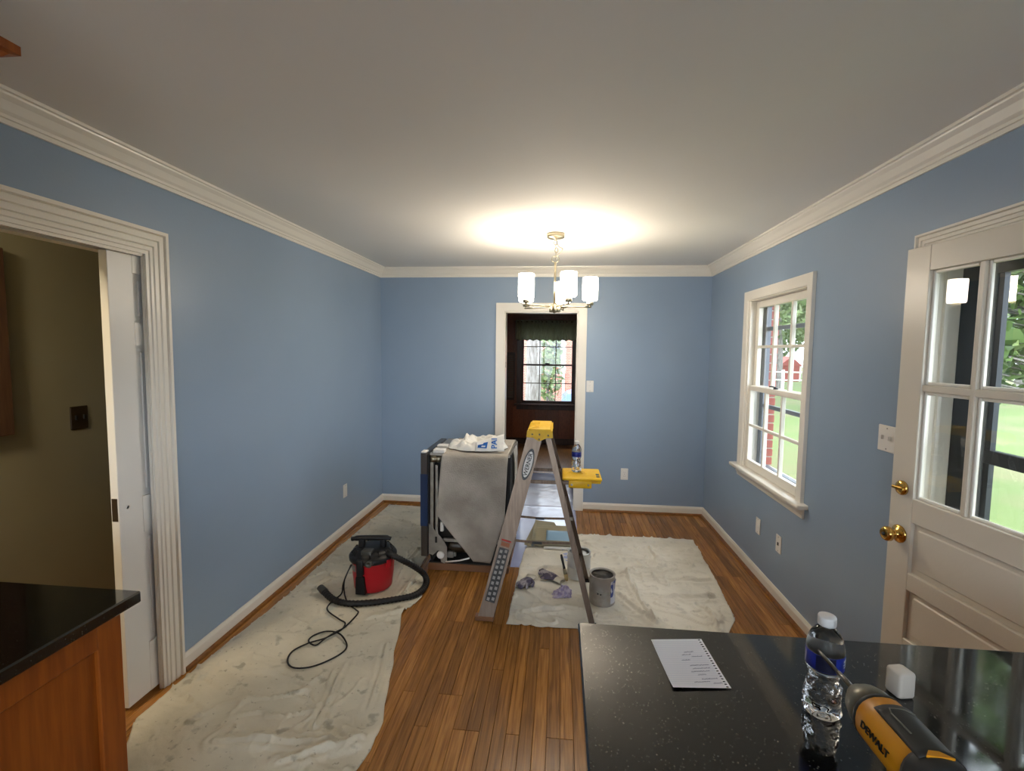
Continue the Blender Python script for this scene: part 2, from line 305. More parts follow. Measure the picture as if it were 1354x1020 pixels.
# --- floor: slab with oak planks laid along the room
fl = struct('floor', MB().box(X0-TK, X1+0.14, YF, D_+TK, -0.10, -0.019), 'oakslab')
struct('floor_kitchen', MB().box(X0, X1, YF, 1.0, -0.0185, 0.0), 'oakslab')
PW = 0.0568; plank_mesh = {}
def plank_me(L):
    if L not in plank_mesh:
        g, c, t = 0.0007, 0.0012, 0.018; mb = MB(); w2, l2 = PW/2-g, L/2-g
        q = lambda z, d: [(-w2+d, -l2+d, z), (w2-d, -l2+d, z), (w2-d, l2-d, z), (-w2+d, l2-d, z)]
        mb.loft([q(-t, 0), q(-c, 0), q(0, c)], smooth=False); me = mesh_of('plank', mb); me.materials.append(MT['oak']); plank_mesh[L] = me
    return plank_mesh[L]
rows = int((X1-X0)/PW)+1; nplank = 0
for i in range(rows):
    x = X0+PW*(i+0.5)
    y = 1.0; first = True
    while y < D_-0.02:
        L = random.choice((0.8, 1.0, 1.2, 1.4, 1.6)) if not first else random.choice((0.3, 0.5, 0.7, 0.9, 1.1, 1.3))
        first = False
        L = round(min(L, D_-y), 1) if D_-y > L+0.25 else round(D_-y, 2)
        o = bpy.data.objects.new('plank', plank_me(L)); COL.objects.link(o); o.parent = fl; o.location = (x, y+L/2, 0); nplank += 1
        y += L
struct('floor_hall', MB().box(-2.7, X0-TK, YF, 5.0, -0.10, 0.0), 'oakslab')
struct('floor_doorway', MB().box(X0-TK, X0, 1.15, 1.985, -0.0185, 0.0), 'oakslab')
struct('floor_back', MB().box(-1.6, X1, D_, YFAR+0.1, -0.018, 0.0).box(-1.6, X1, D_+TK, YFAR+0.1, -0.1, -0.018), 'oakslab')
# --- ceiling
struct('ceiling', MB().box(X0-TK, X1+0.14, YF-0.1, D_+TK, CEIL, CEIL+0.12), 'ceil')
struct('ceiling_hall', MB().box(-2.8, X0-TK, YF, 5.1, CEIL, CEIL+0.12), 'ceil')
struct('ceiling_back', MB().box(-1.7, X1+0.14, D_+TK, YFAR+0.12, CEIL, CEIL+0.12), 'ceil')
# --- walls
DL0, DL1, DLZ = 1.15, 1.985, 2.025            # left doorway (pocket door)
DR0, DR1, DRZ = 1.24, 2.062, 2.035            # outside door
W0, W1, WZ0, WZ1 = 2.985, 3.862, 0.725, 2.015 # window in right wall
BD0, BD1, BDZ = -0.559, 0.176, 2.005          # doorway in back wall
wl = MB()
wl.box(X0-TK, X0, YF, DL0, 0, CEIL).box(X0-TK, X0, DL0, DL1, DLZ, CEIL).box(X0-TK, X0, 2.76, D_+TK, 0, CEIL)
wl.box(X0-0.012, X0, DL1, 2.76, 0, CEIL).box(X0-TK, X0-0.066, DL1, 2.76, 0, CEIL).box(X0-0.066, X0-0.012, DL1, 2.76, DLZ, CEIL)
struct('wall_left', wl, 'wall')
wb = MB().box(X0-TK, BD0, D_, D_+TK, 0, CEIL).box(BD1, X1+0.14, D_, D_+TK, 0, CEIL).box(BD0, BD1, D_, D_+TK, BDZ, CEIL)
struct('wall_back', wb, 'wall')
wr = MB().box(X1, X1+0.14, YF, DR0, 0, CEIL).box(X1, X1+0.14, DR0, DR1, DRZ, CEIL).box(X1, X1+0.14, DR1, W0, 0, CEIL)
wr.box(X1, X1+0.14, W0, W1, 0, WZ0).box(X1, X1+0.14, W0, W1, WZ1, CEIL).box(X1, X1+0.14, W1, D_, 0, CEIL)
wro = struct('wall_right', wr, 'wall')
KW0, KW1, KZ0, KZ1 = -1.6, 1.25, 0.04, 2.2   # glazed opening added behind the viewer, out of view, to let fill daylight in
wf = MB().box(X0-TK, KW0, YF-0.12, YF, 0, CEIL).box(KW1, X1+0.14, YF-0.12, YF, 0, CEIL).box(KW0, KW1, YF-0.12, YF, 0, KZ0).box(KW0, KW1, YF-0.12, YF, KZ1, CEIL)
struct('wall_front', wf, 'wall')
struct('wall_hall', MB().box(-2.82, -2.7, YF, 5.0, -0.1, CEIL).box(-2.7, X0-TK, 4.9, 5.0, 0, CEIL).box(-2.7, X0-TK, YF, YF+0.1, 0, CEIL), 'khaki')
struct('wall_hall_inner', MB().box(X0-TK-0.012, X0-TK, YF+0.1, DL0, 0, CEIL).box(X0-TK-0.012, X0-TK, DL0, DL1, DLZ, CEIL).box(X0-TK-0.012, X0-TK, DL1, 4.9, 0, CEIL), 'khaki')
# brick veneer outside the right wall, single bricks in the reveal beside the window
BX0, BX1 = X1+0.145, X1+0.232
bv = MB().box(BX0, BX1, YF, DR0-0.03, -0.5, CEIL).box(BX0, BX1, DR0-0.03, DR1+0.03, DRZ+0.05, CEIL).box(BX0, BX1, DR1+0.03, W0-0.04, -0.5, CEIL)
bv.box(BX0, BX1, W0-0.04, W1+0.13, -0.5, WZ0-0.05).box(BX0, BX1, W0-0.04, W1+0.13, WZ1+0.05, CEIL).box(BX0+0.004, BX1-0.006, W1+0.045, W1+0.13, WZ0-0.05, WZ1+0.05).box(BX0, BX1, W1+0.13, YFAR, -0.5, CEIL)
bvo = struct('wall_brick', bv, 'mortar', label='brick outer face of the house seen through the window')
bm1 = mesh_of('brick', MB().box(-0.044, 0.044, -0.045, 0.045, -0.0285, 0.0285, 0.003)); bm1.materials.append(MT['brick'])
bm2 = mesh_of('brick', MB().box(-0.041, 0.041, -0.045, 0.045, -0.0285, 0.0285, 0.003)); bm2.materials.append(MT['brick'])
z = WZ0-0.02; k = 0
while z < WZ1+0.04:
    for me, cx in (((bm1, BX0+0.045),) if k % 2 == 0 else ((bm2, BX0+0.046),)):
        o = bpy.data.objects.new('brick', me); COL.objects.link(o); o.parent = bvo; o.location = (cx, W1+0.079, z)
    z += 0.067; k += 1
# --- back room
struct('wall_backroom_left', MB().box(-1.7, -1.6, D_+TK, YFAR, -0.1, CEIL), 'panel')
struct('wall_backroom_right', MB().box(X1, X1+0.14, D_+TK, YFAR, -0.1, CEIL), 'panel')
struct('wall_backroom_near', MB().box(X0-TK, BD0, D_+TK, D_+TK+0.012, 0, CEIL).box(BD1, X1+0.14, D_+TK, D_+TK+0.012, 0, CEIL).box(BD0, BD1, D_+TK, D_+TK+0.012, BDZ, CEIL), 'panel')
FW0, FW1, FZ0, FZ1 = -0.66, 0.25, 0.70, 2.02
wfar = struct('wall_far', MB().box(-1.7, FW0, YFAR, YFAR+0.12, -0.1, CEIL).box(FW1, X1+0.14, YFAR, YFAR+0.12, -0.1, CEIL).box(FW0, FW1, YFAR, YFAR+0.12, -0.1, FZ0).box(FW0, FW1, YFAR, YFAR+0.12, FZ1, CEIL), 'panel')
pb = {}
def board(x0, x1, z0, z1):
    key = (round(x1-x0, 3), round(z1-z0, 3))
    if key not in pb:
        wd, h = key; pb[key] = mesh_of('panel_board', MB().box(-wd/2+0.003, wd/2-0.003, -0.012, 0.0, 0, h, 0.003)); pb[key].materials.append(MT['panel'])
    o = bpy.data.objects.new('panel_board', pb[key]); COL.objects.link(o); o.parent = wfar; o.location = ((x0+x1)/2, YFAR, z0)
x = -1.6
while x < X1-0.05:
    x2 = min(x+0.2, X1)
    if x2 <= FW0-0.05 or x >= FW1+0.05: board(x, x2, 0.10, CEIL-0.02)
    else: board(x, x2, 0.10, FZ0-0.06)
    x = x2
struct('baseboard_far', MB().box(-1.6, X1, YFAR-0.025, YFAR, 0, 0.10, 0.004), 'darkwood')

# --- crown moulding (trim_1 left, trim_2 back, trim_3 right), baseboards with stained shoe moulding
CR = [(0, -0.095), (0.010, -0.095), (0.012, -0.080), (0.018, -0.078), (0.020, -0.068), (0.030, -0.058), (0.044, -0.032), (0.058, -0.018), (0.060, -0.012), (0.070, -0.010), (0.072, 0.0), (0, 0.0)]
struct('trim_1', MB().strip((X0, YF, CEIL), (X0, D_, CEIL), (1, 0, 0), CR, 0, 1), 'trim')
struct('trim_2', MB().strip((X0, D_, CEIL), (X1, D_, CEIL), (0, -1, 0), CR, 1, 1), 'trim')
struct('trim_3', MB().strip((X1, YF, CEIL), (X1, D_, CEIL), (-1, 0, 0), CR, 0, 1), 'trim')
BS = [(0, 0), (0.014, 0), (0.014, 0.066), (0.010, 0.076), (0.006, 0.085), (0, 0.085)]
SH = [(0.014, 0), (0.030, 0), (0.029, 0.008), (0.024, 0.015), (0.014, 0.019)]
def baseboard(name, p0, p1, nrm, m0=0, m1=0):
    o = struct(name, MB().strip(p0, p1, nrm, BS, m0, m1), 'trim'); obj('shoe_moulding', MB().strip(p0, p1, nrm, SH, m0, m1), 'shoe', o)
baseboard('baseboard_left', (X0, 2.105, 0), (X0, D_, 0), (1, 0, 0), 0, 1)
baseboard('baseboard_back', (X0, D_, 0), (-0.655, D_, 0), (0, -1, 0), 1, 0)
baseboard('baseboard_back_right', (0.262, D_, 0), (X1, D_, 0), (0, -1, 0), 0, 1)
baseboard('baseboard_right', (X1, 2.135, 0), (X1, D_, 0), (-1, 0, 0), 0, 1)

# --- casings
CAS = [(0.0, 0.010), (0.010, 0.010), (0.013, 0.015), (0.022, 0.015), (0.025, 0.010), (0.028, 0.016), (0.041, 0.016), (0.044, 0.011), (0.047, 0.018), (0.062, 0.018), (0.065, 0.013), (0.068, 0.025), (0.078, 0.025), (0.080, 0.0)]
FLAT = [(0.0, 0.014), (0.003, 0.017), (0.080, 0.020), (0.084, 0.020), (0.086, 0.0)]
def casing(parent, axis, c, sgn, u0, u1, z1, prof, sides=('l', 'h', 'r'), z0=0.0, scale=1.0, m='trim'):
    """axis 'x': wall plane x=c, u runs along y; axis 'y': wall plane y=c, u runs along x"""
    pf = [(0.0, 0.0)]+[(wd*scale, t) for wd, t in prof]
    P = lambda u, t, z: (c+sgn*t, u, z) if axis == 'x' else (u, c+sgn*t, z)
    n = len(pf)
    for sd_ in sides:
        if sd_ == 'l': a = [P(u0-wd, t, z0) for wd, t in pf]; b = [P(u0-wd, t, z1+wd) for wd, t in pf]
        if sd_ == 'r': a = [P(u1+wd, t, z0) for wd, t in pf]; b = [P(u1+wd, t, z1+wd) for wd, t in pf]
        if sd_ == 'h': a = [P(u0-wd, t, z1+wd) for wd, t in pf]; b = [P(u1+wd, t, z1+wd) for wd, t in pf]
        mb = MB().add(a+b, [tuple(range(n)), tuple(range(n, 2*n))]+[(i, (i+1) % n, n+(i+1) % n, n+i) for i in range(n)])
        obj('head_casing' if sd_ == 'h' else 'side_casing', mb, m, parent)
# left pocket doorway: door_1
d1 = thing('door_1', 'left doorway with fluted white casing and half-open pocket door', None, (X0, DL1, 0), kind='structure')
casing(d1, 'x', X0, 1, DL0, DL1, DLZ, CAS, scale=1.45)
casing(d1, 'x', X0-TK-0.012, -1, DL0, DL1, DLZ, CAS)
jm = MB().box(X0-0.012, X0, DL1-0.004, DL1, 0, DLZ).box(X0-TK, X0-0.066, DL1-0.012, DL1, 0, DLZ).box(X0-TK, X0, DL0, DL0+0.015, 0, DLZ)
obj('side_jamb', jm, 'trim', d1)
obj('head_jamb', MB().box(X0-0.012, X0, DL0, DL1, DLZ-0.012, DLZ).box(X0-TK, X0-0.066, DL0, DL1, DLZ-0.012, DLZ), 'trim', d1)
LX0, LX1, LY0, LY1 = X0-0.056, X0-0.018, 1.826, 2.64   # pocket door leaf
lf = MB().box(LX0, LX1, LY0, LY0+0.118, 0.02, 2.012, 0.002).box(LX0, LX1, LY1-0.118, LY1, 0.02, 2.012).box(LX0, LX1, (LY0+LY1)/2-0.05, (LY0+LY1)/2+0.05, 0.02, 2.012)
for z0, z1 in ((0.02, 0.25), (0.777, 0.94), (1.62, 1.72), (1.935, 2.012)): lf.box(LX0, LX1, LY0+0.118, LY1-0.118, z0, z1)
leaf = obj('door_leaf', lf, 'pocket', d1)
for z0, z1 in ((0.25, 0.777), (0.94, 1.62), (1.72, 1.935)):
    for y0, y1 in ((LY0+0.118, (LY0+LY1)/2-0.05), ((LY0+LY1)/2+0.05, LY1-0.118)):
        obj('panel', MB().box(LX0+0.010, LX1-0.010, y0, y1, z0, z1).box(LX0+0.006, LX1-0.006, y0+0.03, y1-0.03, z0+0.03, z1-0.03, 0.003), 'pocket', leaf)
lp = obj('latch_plate', MB().box(LX0+0.006, LX1-0.006, LY0-0.0015, LY0+0.002, 0.865, 0.965), 'brownplate', leaf); lp['label'] = 'dark latch plate in the door edge'
obj('finger_hole', MB().lathe([(0.010, 0), (0.010, 0.0015), (0.007, 0.0015), (0.006, 0.0)], (LX1, LY0+0.042, 0.915), 14, 'x'), 'plate', leaf)

# back doorway: door_3
d3 = thing('door_3', 'open doorway with plain white casing into the dark panelled room', None, ((BD0+BD1)/2, D_, 0), kind='structure')
casing(d3, 'y', D_, -1, BD0, BD1, BDZ, FLAT, scale=1.0)
obj('side_jamb', MB().box(BD0-0.004, BD0+0.012, D_-0.012, D_+TK+0.012, 0, BDZ), 'trim', d3)
obj('side_jamb', MB().box(BD1-0.012, BD1+0.004, D_-0.012, D_+TK+0.012, 0, BDZ), 'trim', d3)
obj('head_jamb', MB().box(BD0, BD1, D_-0.012, D_+TK+0.012, BDZ-0.012, BDZ+0.004), 'trim', d3)
obj('strike_plate', MB().box(BD0+0.012, BD0+0.0135, D_+0.02, D_+0.045, 1.44, 1.50), 'brownplate', d3)

# --- window_1 in the right wall
w1 = thing('window_1', 'white double-hung window with small panes in the right wall', None, (X1, (W0+W1)/2, WZ0), kind='structure')
WC = [(0.0, 0.012), (0.004, 0.016), (0.066, 0.020), (0.070, 0.020), (0.072, 0.0)]
casing(w1, 'x', X1, -1, W0, W1, WZ1, WC, z0=WZ0+0.015)
obj('stool', MB().box(X1-0.062, X1+0.05, W0-0.125, W1+0.125, WZ0-0.01, WZ0+0.016, 0.006), 'trim', w1)
obj('apron', MB().strip((X1, W0-0.085, WZ0-0.010), (X1, W1+0.085, WZ0-0.010), (-1, 0, 0), [(0, 0), (0.030, 0), (0.030, -0.014), (0.020, -0.022), (0.022, -0.034), (0.014, -0.046), (0.010, -0.066), (0, -0.068)]), 'trim', w1)
obj('side_jamb', MB().box(X1-0.003, X1+0.14, W1-0.004, W1+0.012, WZ0, WZ1), 'trim', w1)
obj('side_jamb', MB().box(X1-0.003, X1+0.14, W0-0.012, W0+0.004, WZ0, WZ1), 'trim', w1)
obj('head_jamb', MB().box(X1-0.003, X1+0.14, W0, W1, WZ1-0.006, WZ1+0.01), 'trim', w1)
obj('sill', MB().box(X1+0.04, X1+0.22, W0-0.03, W1+0.03, WZ0-0.03, WZ0+0.012, 0.004), 'trim', w1)
obj('stop_bead', MB().box(X1-0.003, X1+0.010, W1-0.020, W1-0.004, WZ0+0.016, WZ1-0.006, 0.002), 'trim', w1)
obj('stop_bead', MB().box(X1-0.003, X1+0.010, W0+0.004, W0+0.020, WZ0+0.016, WZ1-0.006, 0.002), 'trim', w1)
def sash(parent, xa, xb, y0, y1, z0, z1, stile, top, bot, m, gl, cols=3, rws=2, mun=0.020, name='sash', axis='x'):
    def bx(mb, t0, t1, u0, u1, a, b, bev=0):
        return mb.box(t0, t1, u0, u1, a, b, bev) if axis == 'x' else mb.box(u0, u1, t0, t1, a, b, bev)
    fr = MB(); bx(fr, xa, xb, y0, y0+stile, z0, z1, 0.003); bx(fr, xa, xb, y1-stile, y1, z0, z1, 0.003); bx(fr, xa, xb, y0+stile, y1-stile, z0, z0+bot, 0.003); bx(fr, xa, xb, y0+stile, y1-stile, z1-top, z1, 0.003)
    s = obj(name, fr, m, parent)
    gy0, gy1, gz0, gz1 = y0+stile, y1-stile, z0+bot, z1-top; xm = (xa+xb)/2; mt = abs(xb-xa)*0.42
    for c in range(1, cols):
        yy = gy0+(gy1-gy0)*c/cols; mb = MB(); bx(mb, xm-mt, xm+mt, yy-mun/2, yy+mun/2, gz0, gz1, 0.003); obj('muntin', mb, m, s)
    for r in range(1, rws):
        zz = gz0+(gz1-gz0)*r/rws; mb = MB(); bx(mb, xm-mt*0.9, xm+mt*0.9, gy0, gy1, zz-mun/2, zz+mun/2, 0.003); obj('muntin', mb, m, s)
    for c in range(cols):
        for r in range(rws):
            a0, a1 = gy0+(gy1-gy0)*c/cols, gy0+(gy1-gy0)*(c+1)/cols; b0, b1 = gz0+(gz1-gz0)*r/rws, gz0+(gz1-gz0)*(r+1)/rws
            pane = MB().add([(xm, a0, b0), (xm, a1, b0), (xm, a1, b1), (xm, a0, b1)] if axis == 'x' else [(a0, xm, b0), (a1, xm, b0), (a1, xm, b1), (a0, xm, b1)], [(0, 1, 2, 3)])
            obj('pane', pane, gl, s)
    return s
sl = sash(w1, X1+0.010, X1+0.042, W0+0.006, W1-0.006, WZ0+0.016, 1.372, 0.048, 0.038, 0.062, 'trim', 'glass')
su = sash(w1, X1+0.046, X1+0.078, W0+0.006, W1-0.006, 1.336, WZ1-0.008, 0.048, 0.050, 0.038, 'trim', 'glass')
lk = MB().lathe([(0.016, 0), (0.016, 0.006), (0.010, 0.012), (0, 0.013)], (X1+0.028, 3.42, 1.372), 12).tube([(X1+0.028, 3.42, 1.384), (X1+0.012, 3.445, 1.390), (X1+0.004, 3.462, 1.388)], 0.005, 8)
obj('sash_lock', lk, 'bronze', sl)
st = MB().box(X1+0.10, X1+0.135, W0+0.004, W0+0.045, WZ0, WZ1).box(X1+0.10, X1+0.135, W1-0.065, W1-0.004, WZ0, WZ1).box(X1+0.10, X1+0.135, W0, W1, WZ1-0.05, WZ1).box(X1+0.10, X1+0.135, W0, W1, WZ0, WZ0+0.05)
sw = obj('storm_frame', st, 'storm', w1)
for z in (1.80, 1.22): obj('storm_bar', MB().box(X1+0.105, X1+0.13, W0+0.04, W1-0.06, z-0.014, z+0.014), 'storm', sw)

# --- window_2 in the far panelled wall
w2 = thing('window_2', 'brown-framed window of small panes in the far panelled wall', None, ((FW0+FW1)/2, YFAR, FZ0), kind='structure')
casing(w2, 'y', YFAR-0.012, -1, FW0, FW1, FZ1, WC, z0=FZ0, m='darkwood')
obj('stool', MB().box(FW0-0.11, FW1+0.11, YFAR-0.075, YFAR+0.03, FZ0-0.03, FZ0, 0.004), 'darkwood', w2)
obj('apron', MB().box(FW0-0.07, FW1+0.07, YFAR-0.03, YFAR-0.012, FZ0-0.10, FZ0-0.03, 0.003), 'darkwood', w2)
obj('frame_jamb', MB().box(FW0-0.002, FW0+0.014, YFAR-0.012, YFAR+0.12, FZ0, FZ1).box(FW1-0.014, FW1+0.002, YFAR-0.012, YFAR+0.12, FZ0, FZ1).box(FW0, FW1, YFAR-0.012, YFAR+0.12, FZ1-0.012, FZ1).box(FW0, FW1, YFAR-0.012, YFAR+0.12, FZ0-0.01, FZ0+0.012), 'darkwood', w2)
s2 = sash(w2, YFAR+0.02, YFAR+0.05, FW0+0.014, FW1-0.014, FZ0+0.012, 1.385, 0.028, 0.030, 0.040, 'darkwood', 'glass', axis='y', mun=0.014)
sash(w2, YFAR+0.055, YFAR+0.085, FW0+0.014, FW1-0.014, 1.355, FZ1-0.012, 0.028, 0.03, 0.030, 'darkwood', 'glass', axis='y', mun=0.014)
obj('sash_lock', MB().box(-0.25, -0.17, YFAR+0.025, YFAR+0.045, 1.385, 1.405, 0.004), 'bronze', s2)
# added unseen glazing: brings fill daylight from behind the viewer
w3 = thing('fill_window', 'unseen glazed patio door added behind the viewer for fill daylight', None, ((KW0+KW1)/2, YF, KZ0), kind='structure')
casing(w3, 'y', YF, 1, KW0, KW1, KZ1, WC, z0=KZ0)
sash(w3, YF-0.08, YF-0.04, KW0, KW1, KZ0, KZ1, 0.05, 0.05, 0.06, 'trim', 'glass', axis='y', cols=3, rws=1, mun=0.05)

# --- door_2: outside door, ajar, with a dark storm door behind
d2 = thing('door_2', 'cream outside door with six panes standing ajar', None, (X1, DR0, 0), kind='structure')
casing(d2, 'x', X1, -1, DR0, DR1, DRZ, CAS, scale=0.80)
obj('side_jamb', MB().box(X1-0.002, X1+0.15, DR1-0.002, DR1+0.018, 0, DRZ), 'trim', d2)
obj('side_jamb', MB().box(X1-0.002, X1+0.15, DR0-0.018, DR0+0.002, 0, DRZ), 'trim', d2)
obj('head_jamb', MB().box(X1-0.002, X1+0.15, DR0, DR1, DRZ-0.002, DRZ+0.018), 'trim', d2)
obj('door_stop', MB().box(X1+0.052, X1+0.066, DR1-0.015, DR1-0.002, 0, DRZ), 'trim', d2)
obj('threshold', MB().box(X1-0.002, X1+0.30, DR0, DR1, -0.10, 0.012, 0.004), 'bronze', d2)
# storm door (closed)
sx0, sx1 = X1+0.115, X1+0.145
sdm = MB().box(sx0, sx1, DR1-0.155, DR1-0.003, 0.02, DRZ-0.004, 0.003).box(sx0, sx1, DR0+0.003, DR0+0.095, 0.02, DRZ-0.004, 0.003).box(sx0, sx1, DR0+0.095, DR1-0.155, DRZ-0.12, DRZ-0.004).box(sx0, sx1, DR0+0.095, DR1-0.155, 0.02, 0.30).box(sx0, sx1, DR0+0.095, DR1-0.155, 1.225, 1.275, 0.003)
stm = obj('storm_door', sdm, 'bronze', d2)
obj('storm_insert', MB().box(sx0+0.006, sx1-0.006, DR1-0.178, DR1-0.155, 0.30, 1.225).box(sx0+0.006, sx1-0.006, DR1-0.178, DR1-0.155, 1.275, DRZ-0.12), 'bronze', stm)
for z0, z1 in ((0.30, 1.225), (1.275, DRZ-0.12)):
    obj('pane', MB().add([((sx0+sx1)/2, DR0+0.095, z0), ((sx0+sx1)/2, DR1-0.155, z0), ((sx0+sx1)/2, DR1-0.155, z1), ((sx0+sx1)/2, DR0+0.095, z1)], [(0, 1, 2, 3)]), 'glass', stm)
# leaf: local axes u along the door from its free edge to the hinge, t outward through its thickness
TH = math.radians(6.0); du = Vector((math.sin(TH), -math.cos(TH), 0)); dt = Vector((math.cos(TH), math.sin(TH), 0)); P0 = Vector((1.35, 2.055, 0))
def door_box(mb, u0, u1, t0, t1, z0, z1, bev=0.002):
    q = MB().box(u0, u1, t0, t1, z0, z1, bev)
    return mb.add([tuple(P0+du*v[0]+dt*v[1]+Vector((0, 0, v[2]))) for v in q.v], q.f)
DW = 0.813; T = 0.042
lf = MB(); door_box(lf, 0, 0.106, 0, T, 0.012, 2.028); door_box(lf, 0.711, DW, 0, T, 0.012, 2.028)
for z0, z1 in ((1.932, 2.028), (0.972, 1.066), (0.705, 0.773), (0.438, 0.510), (0.012, 0.240)): door_box(lf, 0.106, 0.711, 0, T, z0, z1)
lfo = obj('door_leaf', lf, 'doorp', d2)
for z0, z1 in ((0.773, 0.972), (0.510, 0.705), (0.240, 0.438)):
    mb = MB(); door_box(mb, 0.106, 0.711, 0.014, T-0.014, z0, z1); 
    for a in ((0.128, 0.689, z0+0.022, z1-0.022),): door_box(mb, a[0], a[1], 0.009, T-0.009, a[2], a[3], 0.004)
    obj('panel', mb, 'doorp', lfo)
for c in (0.305, 0.513): mb = MB(); door_box(mb, c-0.010, c+0.010, 0.003, T-0.003, 1.066, 1.932, 0.003); obj('muntin', mb, 'doorp', lfo)
mb = MB(); door_box(mb, 0.106, 0.711, 0.0035, T-0.0035, 1.480, 1.506, 0.003); obj('muntin', mb, 'doorp', lfo)
for ci, (u0, u1) in enumerate(((0.106, 0.295), (0.315, 0.503), (0.523, 0.711))):
    for z0, z1 in ((1.066, 1.480), (1.506, 1.932)):
        q = [P0+du*u+dt*(T*0.62)+Vector((0, 0, z_)) for u, z_ in ((u0, z0), (u1, z0), (u1, z1), (u0, z1))]
        pn = obj('pane', MB().add([tuple(v) for v in q], [(0, 1, 2, 3)]), 'doorglass', lfo)
        bd = MB(); g = 0.012
        door_box(bd, u0, u0+g, 0.012, T*0.60, z0, z1, 0.003); door_box(bd, u1-g, u1, 0.012, T*0.60, z0, z1, 0.003)
        door_box(bd, u0+g, u1-g, 0.012, T*0.60, z0, z0+g, 0.003); door_box(bd, u0+g, u1-g, 0.012, T*0.60, z1-g, z1, 0.003)
        obj('glazing_bead', bd, 'trim', pn)
def door_lathe(prof, u, z, n=20):
    q = MB().lathe(prof, (0, 0, 0), n)
    return MB().add([tuple(P0+du*(u+v[0])-dt*v[2]+Vector((0, 0, z+v[1]))) for v in q.v], q.f, True)
kn = obj('door_knob', door_lathe([(0.036, 0), (0.036, 0.004), (0.030, 0.009), (0.018, 0.012), (0.013, 0.022), (0.013, 0.030), (0.022, 0.034), (0.029, 0.042), (0.029, 0.052), (0.024, 0.060), (0.016, 0.062), (0, 0.062)], 0.056, 0.909), 'brass', lfo); kn['label'] = 'polished brass knob'
obj('thumb_button', door_lathe([(0.007, 0.060), (0.007, 0.066), (0, 0.067)], 0.056, 0.909, 10), 'bronze', kn)
db = obj('deadbolt', door_lathe([(0.029, 0), (0.029, 0.006), (0.024, 0.012), (0.010, 0.014), (0, 0.014)], 0.056, 1.095), 'brass', lfo)
mb = MB(); door_box(mb, 0.030, 0.082, -0.026, -0.013, 1.089, 1.101, 0.003); obj('thumb_turn', mb, 'brass', db)

# ================================================================== THINGS
# --- kitchen peninsula at right: black granite top on a cabinet
CT = 0.915
isl = thing('kitchen_peninsula', 'cherry wood base cabinet under the right black granite counter', 'cabinet', (0.75, 0.6, 0))
obj('cabinet_body', MB().box(0.14, X1-0.02, 0.10, 1.10, 0.10, CT-0.036, 0.003), 'cab', isl)
obj('toe_kick', MB().box(0.20, X1-0.02, 0.16, 1.04, 0.0, 0.10), 'dark', isl)
for x0 in (0.16, 0.58, 1.0): 
    pn = obj('end_panel', MB().box(x0+0.01, x0+0.40, 1.10, 1.118, 0.13, CT-0.06, 0.003), 'cab', isl)
tag(obj('granite_countertop', MB().box(0.060, X1-0.012, -0.35, 1.210, CT-0.034, CT, 0.004), 'granite'), 'glossy black granite countertop holding the notepad sheet and driver', 'countertop')
# --- left counter
lc = thing('base_cabinet', 'orange-brown cherry base cabinet under the left black counter', 'cabinet', (-1.5, 0.4, 0))
obj('cabinet_body', MB().box(X0+0.01, -1.232, -0.60, 1.182, 0.10, CT-0.036, 0.002), 'cab', lc)
obj('toe_kick', MB().box(X0+0.01, -1.30, -0.60, 1.12, 0.0, 0.10), 'dark', lc)
def shaker(parent, x, y0, y1, z0, z1):
    d = obj('cabinet_door', MB().box(x, x+0.018, y0, y0+0.07, z0, z1, 0.002).box(x, x+0.018, y1-0.07, y1, z0, z1, 0.002).box(x, x+0.018, y0+0.07, y1-0.07, z0, z0+0.07, 0.002).box(x, x+0.018, y0+0.07, y1-0.07, z1-0.07, z1, 0.002), 'cab', parent)
    obj('recessed_panel', MB().box(x, x+0.006, y0+0.07, y1-0.07, z0+0.07, z1-0.07), 'cab', d)
shaker(lc, -1.232, 0.62, 1.180, 0.12, CT-0.040); shaker(lc, -1.232, 0.05, 0.61, 0.12, CT-0.040)
tag(obj('granite_countertop', MB().box(X0+0.01, -1.188, -0.62, 1.222, CT-0.034, CT, 0.004), 'granite'), 'bare black granite countertop at lower left beside the pocket door', 'countertop')
# --- wall cabinet whose crown corner shows at top left
uc = thing('wall_cabinet', 'brown wooden wall cabinet crown at the upper left corner', 'cabinet', (-1.58, 0.2, 1.42))
obj('cabinet_body', MB().box(X0+0.005, -1.33, -0.6, 0.93, 1.42, 2.20, 0.002), 'cab', uc)
CC = [(0, -0.10), (0.012, -0.10), (0.014, -0.085), (0.030, -0.070), (0.036, -0.050), (0.060, -0.030), (0.066, -0.022), (0.080, -0.020), (0.080, 0.0), (0, 0)]
obj('crown', MB().strip((-1.32, -0.6, 2.297), (-1.32, 0.951, 2.297), (1, 0, 0), CC, 0, -1), 'cab', uc)
obj('crown', MB().strip((X0+0.005, 0.951, 2.297), (-1.32, 0.951, 2.297), (0, 1, 0), CC, 0, -1), 'cab', uc)
obj('top_rail', MB().box(X0+0.005, -1.32, -0.6, 0.951, 2.19, 2.29), 'cab', uc)
# --- hall wall things
sp = thing('switch_plate', 'dark brown double switch plate on the khaki hall wall', 'switch', (-2.7, 2.43, 1.21))
obj('plate', MB().box(-2.70, -2.694, 2.38, 2.48, 1.145, 1.275, 0.004), 'brownplate', sp)
for y in (2.407, 2.453): obj('toggle', MB().box(-2.694, -2.684, y-0.006, y+0.006, 1.20, 1.225, 0.002), 'dark', sp)
tag(obj('wall_board', MB().box(-2.70, -2.665, 1.45, 2.085, 1.175, 2.08, 0.004), 'brownboard'), 'brown wooden board hung on the khaki hall wall', 'board')

